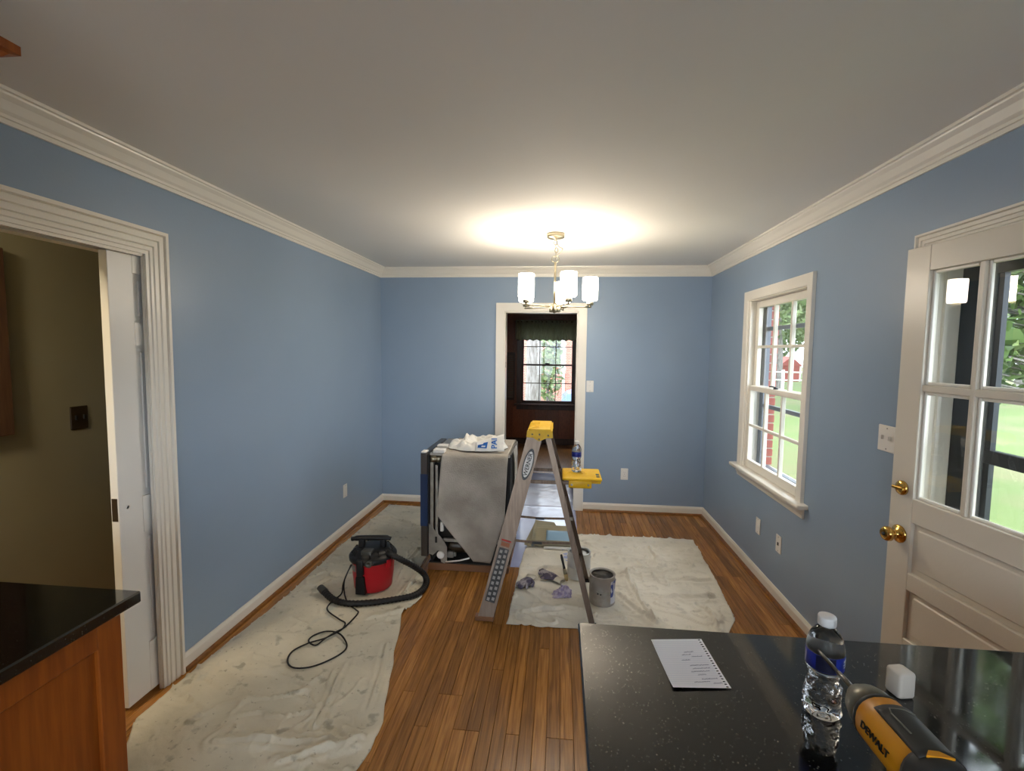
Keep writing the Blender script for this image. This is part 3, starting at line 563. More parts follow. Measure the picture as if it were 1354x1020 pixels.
hl = thing('hall_fill_light', 'unseen round ceiling light added to brighten the hall beyond the pocket door', 'fill lamp', (-2.25, 0.6, CEIL))  # added fixture, out of view, brightens the hall wall
obj('fixture_base', MB().lathe([(0.0, CEIL), (0.16, CEIL), (0.16, CEIL-0.02), (0, CEIL-0.02)], (-2.25, 0.6, 0), 24), 'white', hl)
obj('glass_dome', MB().lathe([(0.15, CEIL-0.02), (0.145, CEIL-0.05), (0.10, CEIL-0.085), (0.0, CEIL-0.10)], (-2.25, 0.6, 0), 24), emis('hall_fill_dome', (1.0, 0.82, 0.55, 1), HALL), hl)
# --- electrical plates of the dining room
def plate(name, label, cat, loc, ax, kind, group=None):
    t = thing(name, label, cat, loc, 0, False)
    # ax: outward normal; local plate in (u, z)
    def P(mb):
        out = MB(); 
        for v in mb.v: 
            if ax == '+x': out.v.append((v[1], v[0], v[2]))
            elif ax == '-x': out.v.append((-v[1], v[0], v[2]))
            else: out.v.append((v[0], -v[1], v[2]))
        out.f = mb.f; out.sm = mb.sm; return out
    wd = 0.0585 if kind == 'double' else 0.036
    pl = obj('plate', P(MB().box(-wd, wd, 0, 0.006, -0.058, 0.058, 0.003)), 'plate', t)
    if kind == 'outlet':
        for z in (-0.020, 0.020):
            s = obj('socket', P(MB().box(-0.016, 0.016, 0.006, 0.0085, z-0.014, z+0.014, 0.002)), 'white', t)
            obj('slot', P(MB().box(-0.008, -0.006, 0.0085, 0.0088, z-0.004, z+0.006).box(0.006, 0.008, 0.0085, 0.0088, z-0.004, z+0.006)), 'darkgap', s)
    if kind in ('switch', 'double'):
        for u in ((0.0,) if kind == 'switch' else (-0.023, 0.023)): obj('toggle', P(MB().box(u-0.005, u+0.005, 0.006, 0.018, -0.004, 0.014, 0.002)), 'white', t)
    if kind == 'jack': obj('jack', P(MB().box(-0.009, 0.009, 0.006, 0.010, -0.010, 0.012, 0.002)), 'bronze', t)
    for z in ((-0.045, 0.045) if kind != 'outlet' else (0.0,)):
        obj('screw', P(MB().lathe([(0.003, 0.006), (0.003, 0.0072), (0, 0.0074)], (0, 0, 0), 8, 'y')) if False else P(MB().box(-0.003, 0.003, 0.006, 0.0072, z-0.003, z+0.003, 0.001)), 'plug', pl)
    return t
plate('wall_plate', 'blank white wall plate low on the left wall near the far corner', 'outlet', (X0, 3.935, 0.378), '+x', 'blank')
plate('wall_outlet', 'white duplex outlet on the back wall right of the doorway', 'outlet', (0.667, D_, 0.391), '-y', 'outlet')
plate('light_switch', 'single white light switch beside the back doorway casing', 'switch', (0.305, D_, 1.267), '-y', 'switch')
plate('wall_plate', 'blank white wall plate under the right window, the far one', 'outlet', (X1, 3.515, 0.380), '-x', 'blank')
plate('wall_jack', 'white wall plate with a dark round jack under the right window', 'outlet', (X1, 3.19, 0.380), '-x', 'jack')
plate('light_switch', 'white double light switch beside the cream outside door', 'switch', (X1, 2.236, 1.249), '-x', 'double')

# --- chandelier
CX, CY = -0.044, 3.45
ch = thing('chandelier', 'lit five-shade brushed nickel chandelier hanging from the ceiling', 'chandelier', (CX, CY, CEIL))
obj('canopy', MB().lathe([(0.063, CEIL), (0.063, CEIL-0.026), (0.058, CEIL-0.032), (0.012, CEIL-0.034), (0.008, CEIL-0.046), (0, CEIL-0.046)], (CX, CY, 0), 28), 'nickel', ch)
zc = CEIL-0.046; lk_ = 0
for (dx, dz, R, tilt) in ((0, -0.016, 0.018, 0), (0.002, -0.044, 0.018, 1), (0.006, -0.070, 0.018, 0), (0.004, -0.096, 0.018, 1)):
    pth = []
    for k in range(16):
        a = 2*PI*k/16; u_, v_ = 0.011*math.cos(a), R*math.sin(a)
        pth.append((CX+dx+(u_ if tilt == 0 else 0), CY+(u_ if tilt == 1 else 0), zc+dz+v_))
    obj('chain_link', MB().tube(pth, 0.0028, 7, closed=True), 'nickel', ch)
obj('slack_wire', MB().tube(catmull([(CX+0.003, CY, zc), (CX+0.022, CY-0.01, zc-0.045), (CX+0.050, CY-0.01, zc-0.062), (CX+0.030, CY, zc-0.090), (CX+0.002, CY, zc-0.118), (CX, CY, zc-0.135)], 6), 0.0028, 6), 'nickel', ch)
obj('ring', MB().tube([(CX+0.026*math.cos(2*PI*k/20), CY, 2.262+0.022*math.sin(2*PI*k/20)) for k in range(20)], 0.003, 7, closed=True), 'nickel', ch)
obj('stem', MB().lathe([(0.0, 2.244), (0.008, 2.242), (0.0085, 1.935), (0, 1.934)], (CX, CY, 0), 12), 'nickel', ch)
hb = MB().lathe([(0.0, 1.948), (0.020, 1.946), (0.024, 1.938), (0.020, 1.900), (0.012, 1.892), (0.006, 1.884), (0, 1.882)], (CX, CY, 0), 20)
obj('hub', hb, 'nickel', ch)
for k in range(5):
    a = math.radians(-68+72*k); ux, uy = math.cos(a), math.sin(a); px, py = CX+0.25*ux, CY+0.25*uy
    obj('hub_sleeve', MB().lathe([(0.0, 1.944), (0.013, 1.943), (0.0135, 1.898), (0.011, 1.893), (0, 1.892)], (CX+0.030*ux, CY+0.030*uy, 0), 12), 'nickel', ch)
    ar = obj('arm', MB().tube([(CX+0.03*ux, CY+0.03*uy, 1.930), (CX+0.14*ux, CY+0.14*uy, 1.930), (px+0.012*ux, py+0.012*uy, 1.930)], 0.0055, 8).lathe([(0.0, 1.924), (0.007, 1.925), (0.007, 1.944), (0, 1.944)], (px, py, 0), 10), 'nickel', ch)
    obj('socket_cup', MB().lathe([(0.010, 1.940), (0.022, 1.942), (0.024, 1.946), (0.024, 1.972), (0.020, 1.975), (0, 1.975)], (px, py, 0), 18), 'nickel', ar)
    obj('glass_shade', MB().lathe([(0.018, 1.9745), (0.046, 1.9755), (0.054, 1.984), (0.054, 2.130), (0.052, 2.136), (0.049, 2.136), (0.049, 1.986), (0.044, 1.981), (0.0, 1.981)], (px, py, 0), 28), 'shade', ar)

# --- drop cloths
FR = [[(0.51, 3.4), (0.54, 3.13), (0.58, 2.81)], [(0.76, 3.66), (0.99, 3.64)], [(0.69, 3.11), (1.04, 3.15)], [(0.9, 3.06), (0.96, 2.94), (0.94, 2.79)], [(0.3, 3.68), (0.48, 3.74), (0.71, 3.73)], [(0.45, 3.41), (0.7, 3.39), (0.97, 3.37), (1.09, 3.4)], [(0.1, 3.05), (-0.05, 3.06)], [(0.41, 3.14), (0.5, 2.96), (0.6, 2.79)], [(-0.31, 3.39), (-0.12, 3.42), (0.07, 3.48)], [(0.26, 2.83), (0.42, 2.82)], [(0.76, 3.9), (0.78, 3.66)], [(-0.2, 2.82), (0.05, 2.9)], [(0.85, 3.9), (1.1, 3.86)]]
FL = [[(-1.38, 1.72), (-1.21, 1.75), (-1.04, 1.75), (-0.89, 1.77), (-0.78, 1.8)], [(-1.06, 1.65), (-0.95, 1.71), (-0.82, 1.77)], [(-1.09, 2.43), (-1.06, 2.22), (-1.02, 1.99), (-1.0, 1.82)], [(-0.91, 2.42), (-0.85, 2.18), (-0.82, 1.96)], [(-1.12, 2.65), (-0.99, 2.71), (-0.92, 2.76)], [(-1.1, 3.02), (-1.11, 3.41)], [(-1.14, 3.31), (-1.1, 3.67)], [(-1.0, 2.9), (-0.96, 3.3)], [(-1.75, 4.23), (-1.57, 4.33), (-1.29, 4.15)], [(-1.56, 1.79), (-1.53, 1.83)]]
def segd(x, y, p):
    best = 9
    for (ax, ay), (bx, by) in zip(p, p[1:]):
        dx, dy = bx-ax, by-ay; t = max(0, min(1, ((x-ax)*dx+(y-ay)*dy)/(dx*dx+dy*dy))); best = min(best, math.hypot(x-ax-t*dx, y-ay-t*dy))
    return best
def interp(tab, y):
    for (y0, v0), (y1, v1) in zip(tab, tab[1:]):
        if y0 <= y <= y1: t = (y-y0)/(y1-y0); t = t*t*(3-2*t) if False else t; return v0+(v1-v0)*t
    return tab[0][1] if y < tab[0][0] else tab[-1][1]
def drop_cloth(name, label, left, right, y0, y1, nx, ny, folds, hh, m, seed, flat=()):
    box_ = [(min(q[0] for q in f)-0.09, max(q[0] for q in f)+0.09, min(q[1] for q in f)-0.09, max(q[1] for q in f)+0.09, f) for f in folds]
    def fn(u, v):
        y = y0+(y1-y0)*v
        xa, xb = interp(left, y), interp(right, y); x = xa+(xb-xa)*u
        e = min(u, 1-u, v*2, (1-v)*2)
        if e < 0.03: x += 0.008*noise.noise((x*7, y*7, seed)); y += 0.010*noise.noise((x*6, y*6, seed+9))
        q = Vector((x, y, seed))
        wn1 = noise.noise(Vector((x*7+2*noise.noise(q*2.5), y*9, seed))); wn2 = noise.noise(Vector((x*4+y*9, y*3-x*5+2*noise.noise(q*3), seed+5)))
        z = 0.004+0.006*max(0, noise.noise(q*5))+0.020*max(0, 1-abs(wn1)*10)*max(0, noise.noise(q*2)+0.25)+0.020*max(0, 1-abs(wn2)*12)*max(0, 0.3-noise.noise(q*1.7))
        for a, b, c, d, f in box_:
            if a < x < b and c < y < d:
                t = segd(x, y, f); z += hh*(math.exp(-(t/0.011)**2)+0.35*math.exp(-((t-0.032)/0.016)**2))*(0.65+0.7*noise.noise((x*9, y*9, 2)))
        for (fx, fy, fr) in flat:
            k = min(1, max(0, (math.hypot(x-fx, y-fy)-fr)/0.06)); z = 0.004+(z-0.004)*k
        return (x, y, max(0.0025, z))
    o = obj(name, MB().grid(nx, ny, fn), m); md = o.modifiers.new('thickness', 'SOLIDIFY'); md.thickness = 0.002; md.offset = -1
    return tag(o, label, 'drop cloth')
drop_cloth('drop_cloth', 'cream canvas drop cloth under the ladder and paint cans', [(2.70, -0.285), (3.66, -0.262), (4.02, -0.225), (4.17, -0.20)],
           [(2.68, 0.90), (2.75, 0.99), (2.81, 1.03), (2.90, 1.085), (3.04, 1.105), (3.45, 1.135), (4.18, 1.175)], 2.70, 4.16, 190, 190, FR, 0.046, 'canvas', 3.1, ((0.30, 3.03, 0.08), (0.165, 3.37, 0.08), (-0.19, 3.24, .08), (0, 3.26, .09), (0.05, 3.06, .06), (0.21, 2.72, 0.03), (0.2, 3.32, 0.03)))
drop_cloth('drop_cloth', 'long soiled canvas drop cloth beneath the red vacuum along the left wall', [(1.2, -1.62), (1.56, -1.66), (1.8, -1.80), (2.0, -1.80), (2.85, -1.745), (3.6, -1.755), (4.72, -1.73)],
           [(1.2, -1.02), (1.5, -0.86), (1.62, -0.75), (1.75, -0.725), (1.9, -0.735), (2.46, -0.865), (2.66, -0.915), (2.73, -0.93), (2.80, -0.905), (2.95, -0.87), (3.12, -0.89), (3.2, -0.915), (3.32, -1.0), (4.4, -1.03), (4.7, -1.15)], 1.2, 4.70, 130, 340, FL, 0.036, 'canvas2', 8.7, ((-1.235, 3.05, 0.16), (-1.25, 2.36, 0.20), (-1.27, 2.62, 0.12), (-1.38, 2.85, 0.08), (-1.2, 2.8, 0.1)))
# --- plastic film runner through the doorway
def film(u, v):
    y = 3.45+(6.22-3.45)*v; x = -0.405+(0.185+0.405)*u+0.012*noise.noise((y*2, u, 4)); 
    x += 0.03*(1-v) if u < 0.5 else 0
    return (x, y, 0.002+0.0025*abs(noise.noise((x*4, y*3, 1)))+(0.004*math.exp(-((y-4.86)/0.012)**2)))
ff = obj('floor_film', MB().grid(24, 110, film), 'film'); ff.modifiers.new('thickness', 'SOLIDIFY').thickness = 0.001
tag(ff, 'pale plastic protective film running along the floor through the back doorway', 'floor film')

# --- stepladder (side on: climbing rails at left, support legs at right)
ld = thing('stepladder', 'four-foot aluminium stepladder with yellow top cap and pail shelf', 'ladder', (-0.13, 3.02, 0))
LYC = 3.015
def yside(s, z): return LYC+s*(0.295-(0.295-0.165)*z/1.11)       # s=-1 near side, +1 far side
def rail_x(z): t = z/1.11; return -0.418+(-0.418*0-0.138+0.418)*t      # centre line of the climbing rail
RW = 0.047                                                        # half width of climbing rail
def channel(s):
    zb, zt = 0.02, 1.125; mb = MB(); rings = []
    for z in (zb, zt):
        x, y = rail_x(z), yside(s, z); d = -s                     # flanges turn inwards
        rings.append([(x-RW, y, z), (x+RW, y, z), (x+RW, y+d*0.028, z), (x+RW-0.004, y+d*0.028, z), (x+RW-0.004, y+d*0.004, z), (x-RW+0.004, y+d*0.004, z), (x-RW+0.004, y+d*0.028, z), (x-RW, y+d*0.028, z)])
    return mb.loft(rings, smooth=False)
rails = {}
for s in (-1, 1):
    r = obj('front_rail', channel(s), 'alu', ld); rails[s] = r
    x, y = rail_x(0.0), yside(s, 0)
    obj('rubber_foot', MB().box(x-RW-0.010, x+RW+0.006, min(y, y-s*0.04), max(y, y-s*0.04)+0.004, 0.0, 0.028, 0.003), 'brownbase', r)
    def leg_x(z): t = z/1.10; return 0.222+(-0.062-0.222)*t
    lg = MB(); rings = []
    for z in (0.012, 1.115):
        x, y = leg_x(z), yside(s, z)-s*0.012; d = -s
        rings.append([(x-0.017, y, z), (x+0.017, y, z), (x+0.017, y+d*0.022, z), (x+0.013, y+d*0.022, z), (x+0.013, y+d*0.004, z), (x-0.013, y+d*0.004, z), (x-0.013, y+d*0.022, z), (x-0.017, y+d*0.022, z)])
    lgo = obj('rear_leg', lg.loft(rings, smooth=False), 'alu', ld)
    obj('rubber_foot', MB().box(leg_x(0)-0.022, leg_x(0)+0.022, yside(s, 0)-s*0.012-0.022, yside(s, 0)-s*0.012+0.022, 0.0, 0.02, 0.003), 'rubber', lgo)
    # folding spreader brace with its centre hinge
    zs = 0.472; ys = yside(s, zs)-s*0.030; xa, xm, xb = rail_x(zs)+RW*0.2, -0.115, leg_x(zs)
    br = obj('spreader', MB().prism([(xa-0.01, zs-0.004), (xm, zs-0.014), (xb, zs-0.007), (xb, zs+0.007), (xm, zs+0.001), (xa-0.01, zs+0.010)], 'y', ys-0.002, ys+0.002), 'alu', ld)
    obj('hinge_plate', MB().box(xm-0.03, xm+0.03, ys-0.004, ys+0.004, zs-0.016, zs-0.001, 0.001), 'bronze', br)
    obj('rivet_block', MB().box(xb-0.012, xb+0.012, ys-0.006, ys+0.006, zs-0.012, zs+0.014, 0.002), 'metal', br)
    # pail-shelf arm
    za = 0.818 if s < 0 else 0.826; ya = LYC+s*0.135
    obj('shelf_arm', MB().box(rail_x(za)+0.02, 0.20, ya-0.003, ya+0.003, za-0.012, za+0.010, 0.001), 'alu', ld)
for z in (0.285, 0.565, 0.845):                                   # steps
    x = rail_x(z); y0, y1 = yside(-1, z)+0.004, yside(1, z)-0.004
    st_ = obj('step', MB().box(x-0.042, x+0.042, y0, y1, z-0.003, z+0.003, 0.001).box(x-0.042, x-0.038, y0, y1, z-0.028, z).box(x+0.038, x+0.042, y0, y1, z-0.028, z), 'alu', ld)
for z in (0.20, 0.62): 
    x = leg_x(z); obj('rear_brace', MB().box(x-0.004, x+0.004, yside(-1, z)+0.02, yside(1, z)-0.02, z-0.012, z+0.012, 0.001), 'alu', ld)
obj('diagonal_brace', MB().tube([(rail_x(0.05)+0.055, yside(1, .05)-0.03, 0.10), (rail_x(0.285)+0.055, yside(1, .285)-0.06, 0.285)], 0.006, 6), 'metal', ld)
# yellow top cap
cx0, cx1, cy0, cy1 = -0.176, -0.044, 2.835, 3.185
cp = MB().box(cx0, cx1, cy0, cy1, 1.128, 1.150, 0.005)
for y in (cy0-0.002, cy1-0.008):
    cp.prism([(cx0-0.010, 1.140), (cx1+0.010, 1.140), (cx1+0.012, 1.098), (-0.070, 1.096), (-0.092, 1.086), (-0.112, 1.076), (-0.132, 1.086), (-0.150, 1.097), (cx0-0.014, 1.100)], 'y', y, y+0.010)
cp.box(cx0-0.008, cx0+0.004, cy0, cy1, 1.105, 1.140).box(cx1-0.004, cx1+0.008, cy0, cy1, 1.105, 1.140)
cap = obj('top_cap', cp, 'yellow', ld)
for x, z in ((-0.155, 1.118), (-0.112, 1.118), (-0.060, 1.114), (-0.114, 1.088)):
    obj('rivet', MB().lathe([(0.005, 0), (0.005, 0.003), (0, 0.004)], (x, cy0-0.002, z), 10, 'y').add([], []) if False else MB().add([(v[0], 2*(cy0-0.002)-v[1], v[2]) for v in MB().lathe([(0.005, 0), (0.005, 0.003), (0, 0.004)], (x, cy0-0.002, z), 10, 'y').v], MB().lathe([(0.005, 0), (0.005, 0.003), (0, 0.004)], (0, 0, 0), 10, 'y').f, True), 'metal', cap)
mb = MB()
for k in range(3): mb.tube([(cx0+0.03+0.03*math.sin(t*2.2+k), cy0+0.05+0.09*k+0.04*math.cos(t*1.7), 1.1505) for t in [i*0.4 for i in range(9)]], 0.0016, 5)
obj('moulded_ribs', mb, 'yellow', cap)
# pail shelf
shf = MB().box(0.030, 0.268, 2.862, 3.118, 0.834, 0.852, 0.008).box(0.068, 0.205, 2.856, 2.876, 0.792, 0.838, 0.006).box(0.068, 0.205, 3.104, 3.122, 0.792, 0.838, 0.006).box(0.20, 0.262, 2.875, 3.105, 0.818, 0.838, 0.006)
sh_ = obj('pail_shelf', shf, 'yellow', ld)
mb = MB()
for k in range(4): mb.tube([(0.085+0.035*k*0.5+0.022*math.cos(t)*(1+0.3*k), 2.97+0.045*math.sin(t)*(1+0.25*k), 0.8522) for t in [PI*i/8 for i in range(9)]], 0.002, 5)
obj('moulded_ribs', mb, 'yellow', sh_)
obj('grip_hole', MB().box(0.236, 0.256, 2.90, 2.93, 0.8515, 0.8526).box(0.236, 0.256, 2.945, 2.985, 0.8515, 0.8526), 'bronze', sh_)
for x in (0.086, 0.186): obj('bolt', MB().box(x-0.006, x+0.006, 2.8505, 2.857, 0.808, 0.820, 0.002), 'metal', sh_)
# printed decals on the near rail: oval name badge and warning strip
def rp(s_, z):            # point on near rail face; s_ across the rail (-1..1)
    return (rail_x(z)+s_*RW, yside(-1, z)-0.0006, z)
ax_u = (Vector(rp(0, 1.0))-Vector(rp(0, 0.8))).normalized(); ax_v = Vector((1, 0, 0)); ax_v = (ax_v-ax_u*ax_v.dot(ax_u)).normalized(); ax_n = ax_v.cross(ax_u)
def decal(c, pts, lift): return [tuple(Vector(c)+ax_u*p[0]+ax_v*p[1]-Vector((0, lift, 0))) for p in pts]
def disc(mb, c, ru, rv, lift, n=28, dx=0.0): q = decal(c, [(ru*math.cos(2*PI*k/n), rv*math.sin(2*PI*k/n)) for k in range(n)], lift); q2 = [(x, y+0.0006, z) for x, y, z in q]; return mb.loft([q2, q], smooth=False)
ctr = rp(0.10, 0.935)
bdg = obj('name_badge', disc(MB(), ctr, 0.098, 0.030, 0.0006), 'dark', rails[-1]); bdg['label'] = 'oval black and white name badge'
obj('badge_field', disc(MB(), ctr, 0.080, 0.0235, 0.0012), 'offwhite', bdg)
text_part('lettering', 'WERNER', 0.0345, 'dark', bdg, frame4(Vector(ctr)-Vector((0, 0.0022, 0)), ax_u, -ax_v), bold=0.0004)
wz0, wz1 = 0.115, 0.435
q = decal(rp(0, (wz0+wz1)/2), [(-0.165, -0.030), (0.165, -0.030), (0.165, 0.030), (-0.165, 0.030)], 0.0008)
wst = obj('warning_strip', MB().loft([[(x, y+0.0006, z) for x, y, z in q], q], smooth=False), 'dark', rails[-1])
mb = MB()
for i in range(10):
    for j in (-0.014, 0.014):
        q = decal(rp(0, (wz0+wz1)/2), [(-0.150+0.0325*i+a+(0.008 if j > 0 else 0), j+b) for a, b in ((-0.009, -0.008), (-0.009, 0.008), (0.009, 0.008), (0.009, -0.008))], 0.0016)
        mb.loft([[(x, y+0.0006, z) for x, y, z in q], q], smooth=False)
obj('pictograms', mb, 'plug', wst)
q = decal(rp(0, 0.478), [(-0.004, -0.030), (0.006, -0.030), (0.006, 0.030), (-0.004, 0.030)], 0.0008)
obj('warning_label', MB().loft([[(x, y+0.0006, z) for x, y, z in q], q], smooth=False), 'ladred', rails[-1])
q = decal(rp(0, 0.456), [(-0.012, -0.026), (0.012, -0.026), (0.012, 0.026), (-0.012, 0.026)], 0.0008)
obj('caution_label', MB().loft([[(x, y+0.0006, z) for x, y, z in q], q], smooth=False), 'orange', rails[-1])

# --- water bottles
def bottle(name, label, loc, s, parts=True, rz=0.0, group=None):
    t = thing(name, label, 'bottle', loc, rz, False)
    prof = [(0.0, 0.006), (0.016, 0.002), (0.026, 0.0), (0.031, 0.004), (0.0325, 0.012), (0.0315, 0.020), (0.033, 0.028), (0.0312, 0.037), (0.0325, 0.046), (0.0295, 0.056), (0.0300, 0.064), (0.0262, 0.076), (0.0252, 0.084), (0.0275, 0.094), (0.0315, 0.101), (0.0325, 0.104), (0.0325, 0.140), (0.0328, 0.146), (0.0315, 0.156), (0.0270, 0.172), (0.0195, 0.184), (0.0135, 0.190), (0.0128, 0.194), (0.0150, 0.196), (0.0150, 0.198), (0.0128, 0.199), (0.0128, 0.206), (0.0, 0.206)]
    fine = [tuple(p) for p in catmull([(r, z, 0) for r, z in prof], 3)]; q = MB().lathe([(max(0, r)*s, z*s) for r, z, _ in fine], (0, 0, 0), 56)
    def tw(v):                                    # swirled ribs of the thin plastic
        a = math.atan2(v[1], v[0]); z = v[2]/s; k = 0.0
        if z < 0.098: k = (0.05*math.sin(5*a+z*90)+0.025*math.sin(9*a-z*160))*min(1, z/0.012)
        return (v[0]*(1+k), v[1]*(1+k), v[2])
    q.v = [tw(v) for v in q.v]
    body = obj('bottle_body', q, 'pet', t)
    obj('label_band', MB().lathe([(0.0331*s, 0.106*s), (0.0334*s, 0.107*s), (0.0334*s, 0.139*s), (0.0331*s, 0.140*s), (0.0331*s, 0.139*s), (0.0331*s, 0.107*s)], (0, 0, 0), 32), 'lblue', t)
    obj('label_backing', MB().lathe([(0.0327*s, 0.106*s), (0.0330*s, 0.1065*s), (0.0330*s, 0.1395*s), (0.0327*s, 0.140*s)], (0, 0, 0), 32), 'white', t)
    obj('cap', MB().lathe([(0.0, 0.193*s), (0.0155*s, 0.194*s), (0.0160*s, 0.196*s), (0.0160*s, 0.211*s), (0.0150*s, 0.2135*s), (0.0, 0.2138*s)], (0, 0, 0), 28), 'white', t)
    return t
bt = bottle('water_bottle', 'clear water bottle with white cap and blue label on the granite counter', (0.527, 0.952, CT), 0.99, rz=0.4)
mb = MB()
for (a0, a1, z0, z1) in ((-1.3, -0.6, 0.116, 0.1175), (-1.35, -0.5, 0.1215, 0.123), (-1.3, -0.9, 0.127, 0.131)):
    n = 6; mb.loft([[(0.0338*math.cos(a0+(a1-a0)*k/n)*0.99, 0.0338*math.sin(a0+(a1-a0)*k/n)*0.99, zz) for k in range(n+1)]+[(0.0332*math.cos(a0+(a1-a0)*k/n)*0.99, 0.0332*math.sin(a0+(a1-a0)*k/n)*0.99, zz) for k in range(n, -1, -1)] for zz in (z0, z1)], smooth=False)
obj('label_print', mb, 'offwhite', bt)
mb = MB(); n = 10; a0, a1 = -2.9, -1.9
mb.loft([[(0.0336*math.cos(a0+(a1-a0)*k/n), 0.0336*math.sin(a0+(a1-a0)*k/n), zz) for k in range(n+1)]+[(0.0331*math.cos(a0+(a1-a0)*k/n), 0.0331*math.sin(a0+(a1-a0)*k/n), zz) for k in range(n, -1, -1)] for zz in (0.1065, 0.1375)], smooth=False)
obj('label_panel', mb, 'ldark', bt)
bottle('water_bottle', 'small clear water bottle standing on the yellow ladder shelf', (0.118, 3.03, 0.8525), 0.92)

# --- dishwasher under a white insulation blanket
dw = thing('dishwasher', 'uninstalled dishwasher standing sideways under a white blanket', 'dishwasher', (-0.66, 3.64, 0))
NY = 3.345; FY = 3.93
obj('door', MB().box(-0.988, -0.938, NY-0.012, FY, 0.10, 0.868, 0.004), 'steel', dw)
obj('door_film', MB().box(-0.9895, -0.9365, NY-0.0135, FY+0.001, 0.33, 0.715), 'bluefilm', dw)
obj('door_liner', MB().box(-0.938, -0.928, NY+0.004, FY-0.01, 0.12, 0.85), 'tub', dw)
obj('tub', MB().box(-0.925, -0.350, NY+0.055, FY-0.02, 0.20, 0.845, 0.02), 'tub', dw)
for x0, x1, z1 in ((-0.922, -0.896, 0.80), (-0.884, -0.864, 0.78)): obj('frame_rail', MB().box(x0, x1, NY+0.005, NY+0.03, 0.26, z1, 0.002).box(x0+0.009, x0+0.012, NY+0.0035, NY+0.006, 0.30, z1-0.05), 'metal', dw)
obj('frame_post', MB().box(-0.366, -0.336, NY+0.03, NY+0.055, 0.05, 0.86, 0.002), 'tub', dw)
obj('frame_post', MB().box(-0.366, -0.336, FY-0.03, FY, 0.05, 0.86, 0.002), 'metal', dw)
obj('spring_roller', MB().lathe([(0.0, -0.924), (0.026, -0.922), (0.030, -0.915), (0.030, -0.885), (0.024, -0.880), (0.028, -0.872), (0.028, -0.840), (0, -0.838)], (0, NY+0.03, 0.822), 18, 'x'), 'nickel', dw)
obj('top_rail', MB().box(-0.925, -0.340, NY+0.01, FY, 0.848, 0.868, 0.003), 'metal', dw)
for (x0, x1, y0) in ((-0.900, -0.815, NY+0.0), (-0.912, -0.830, NY+0.16), (-0.985, -0.945, NY-0.012)):
    obj('packing_cap', MB().box(x0, x1, y0, y0+0.07, 0.868, 0.896 if x0 > -0.95 else 0.882, 0.006), 'white', dw)
hp = MB().prism([(-0.930, 0.345), (-0.903, 0.318), (-0.822, 0.225), (-0.795, 0.175), (-0.795, 0.060), (-0.815, 0.052), (-0.838, 0.062), (-0.850, 0.110), (-0.860, 0.150), (-0.900, 0.110), (-0.930, 0.120)], 'y', NY-0.002, NY+0.004)
hb_ = obj('hinge_bracket', hp, 'metal', dw)
obj('bracket_slot', MB().box(-0.884, -0.868, NY-0.003, NY-0.0015, 0.205, 0.250), 'tub', hb_)
obj('bracket_wheel', MB().lathe([(0.0, -0.012), (0.024, -0.012), (0.028, -0.006), (0.028, 0.004), (0, 0.004)], (-0.842, NY-0.002, 0.115), 18, 'y'), 'white', hb_)
obj('bracket_pin', MB().lathe([(0.0, -0.008), (0.010, -0.008), (0.010, 0.004), (0, 0.004)], (-0.806, NY-0.002, 0.068), 12, 'y'), 'metal', hb_)
obj('crossbar', MB().box(-0.830, -0.380, NY+0.02, NY+0.04, 0.205, 0.232, 0.003), 'metal', dw)
obj('counterweight', MB().box(-0.852, -0.828, NY+0.02, NY+0.05, 0.28, 0.355, 0.004), 'white', dw)
obj('drain_pump', MB().lathe([(0.0, -0.80), (0.050, -0.80), (0.054, -0.78), (0.054, -0.66), (0.030, -0.64), (0, -0.64)], (0, NY+0.10, 0.155), 20, 'x'), 'brownplate', dw)
obj('inlet_valve', MB().box(-0.800, -0.752, NY+0.02, NY+0.06, 0.085, 0.130, 0.005).box(-0.752, -0.735, NY+0.03, NY+0.05, 0.092, 0.122, 0.003), 'greyplastic', dw)
obj('float_rod', MB().tube([(-0.806, NY-0.004, 0.064), (-0.70, NY+0.002, 0.078), (-0.63, NY+0.010, 0.096)], 0.006, 8), 'white', dw)
obj('drip_pan', MB().box(-0.932, -0.342, NY+0.008, FY, 0.048, 0.060, 0.002), 'tub', dw)
bs = MB().box(-0.938, -0.340, NY-0.004, NY+0.02, 0.0, 0.050, 0.003).box(-0.938, -0.340, FY-0.03, FY, 0.0, 0.050, 0.003).box(-0.938, -0.905, NY+0.02, FY-0.03, 0.0, 0.05).box(-0.37, -0.340, NY+0.02, FY-0.03, 0.0, 0.05)
obj('base_frame', bs, 'brownbase', dw)
obj('wiring', MB().tube(catmull([(-0.93, NY+0.03, 0.13), (-0.905, NY+0.0, 0.075), (-0.88, NY+0.01, 0.11), (-0.85, NY+0.03, 0.09), (-0.80, NY+0.05, 0.10)], 5), 0.007, 7), 'rubber', dw)
# blanket: lies on the top, bends over the near edge, hangs to a slanted cut
def blanket(u, v):
    # v 0..0.38 over the top (back to front), 0.38..1 hanging down
    xa, xb = -0.828, -0.352
    top = 0.878
    if v < 0.36:
        y = FY-0.02+(NY-0.005-FY+0.02)*(v/0.36); z = top+0.004*noise.noise((u*5, v*9, 2)); x = xa+(xb-xa)*u
        k = max(0, (v-0.30)/0.06); z -= 0.012*k*k
    else:
        t = (v-0.36)/0.64
        # bottom edge as a function of u: slanted on the left, straight at right
        zb = 0.43-(0.43-0.085)*min(1, u/0.54)
        if u > 0.80: zb = 0.085+0.34*(u-0.80)/0.20
        xl = xa-0.034*t; xr = xb-0.018*t
        x = xl+(xr-xl)*u; z = (top-0.012)-(top-0.012-zb)*t
        y = NY-0.012-0.020*math.sin(min(1, t*6)*PI/2)-0.010*noise.noise((u*2.2, t*1.5, 5))-0.010*math.sin(u*7+1)*t
    return (x, y, z)
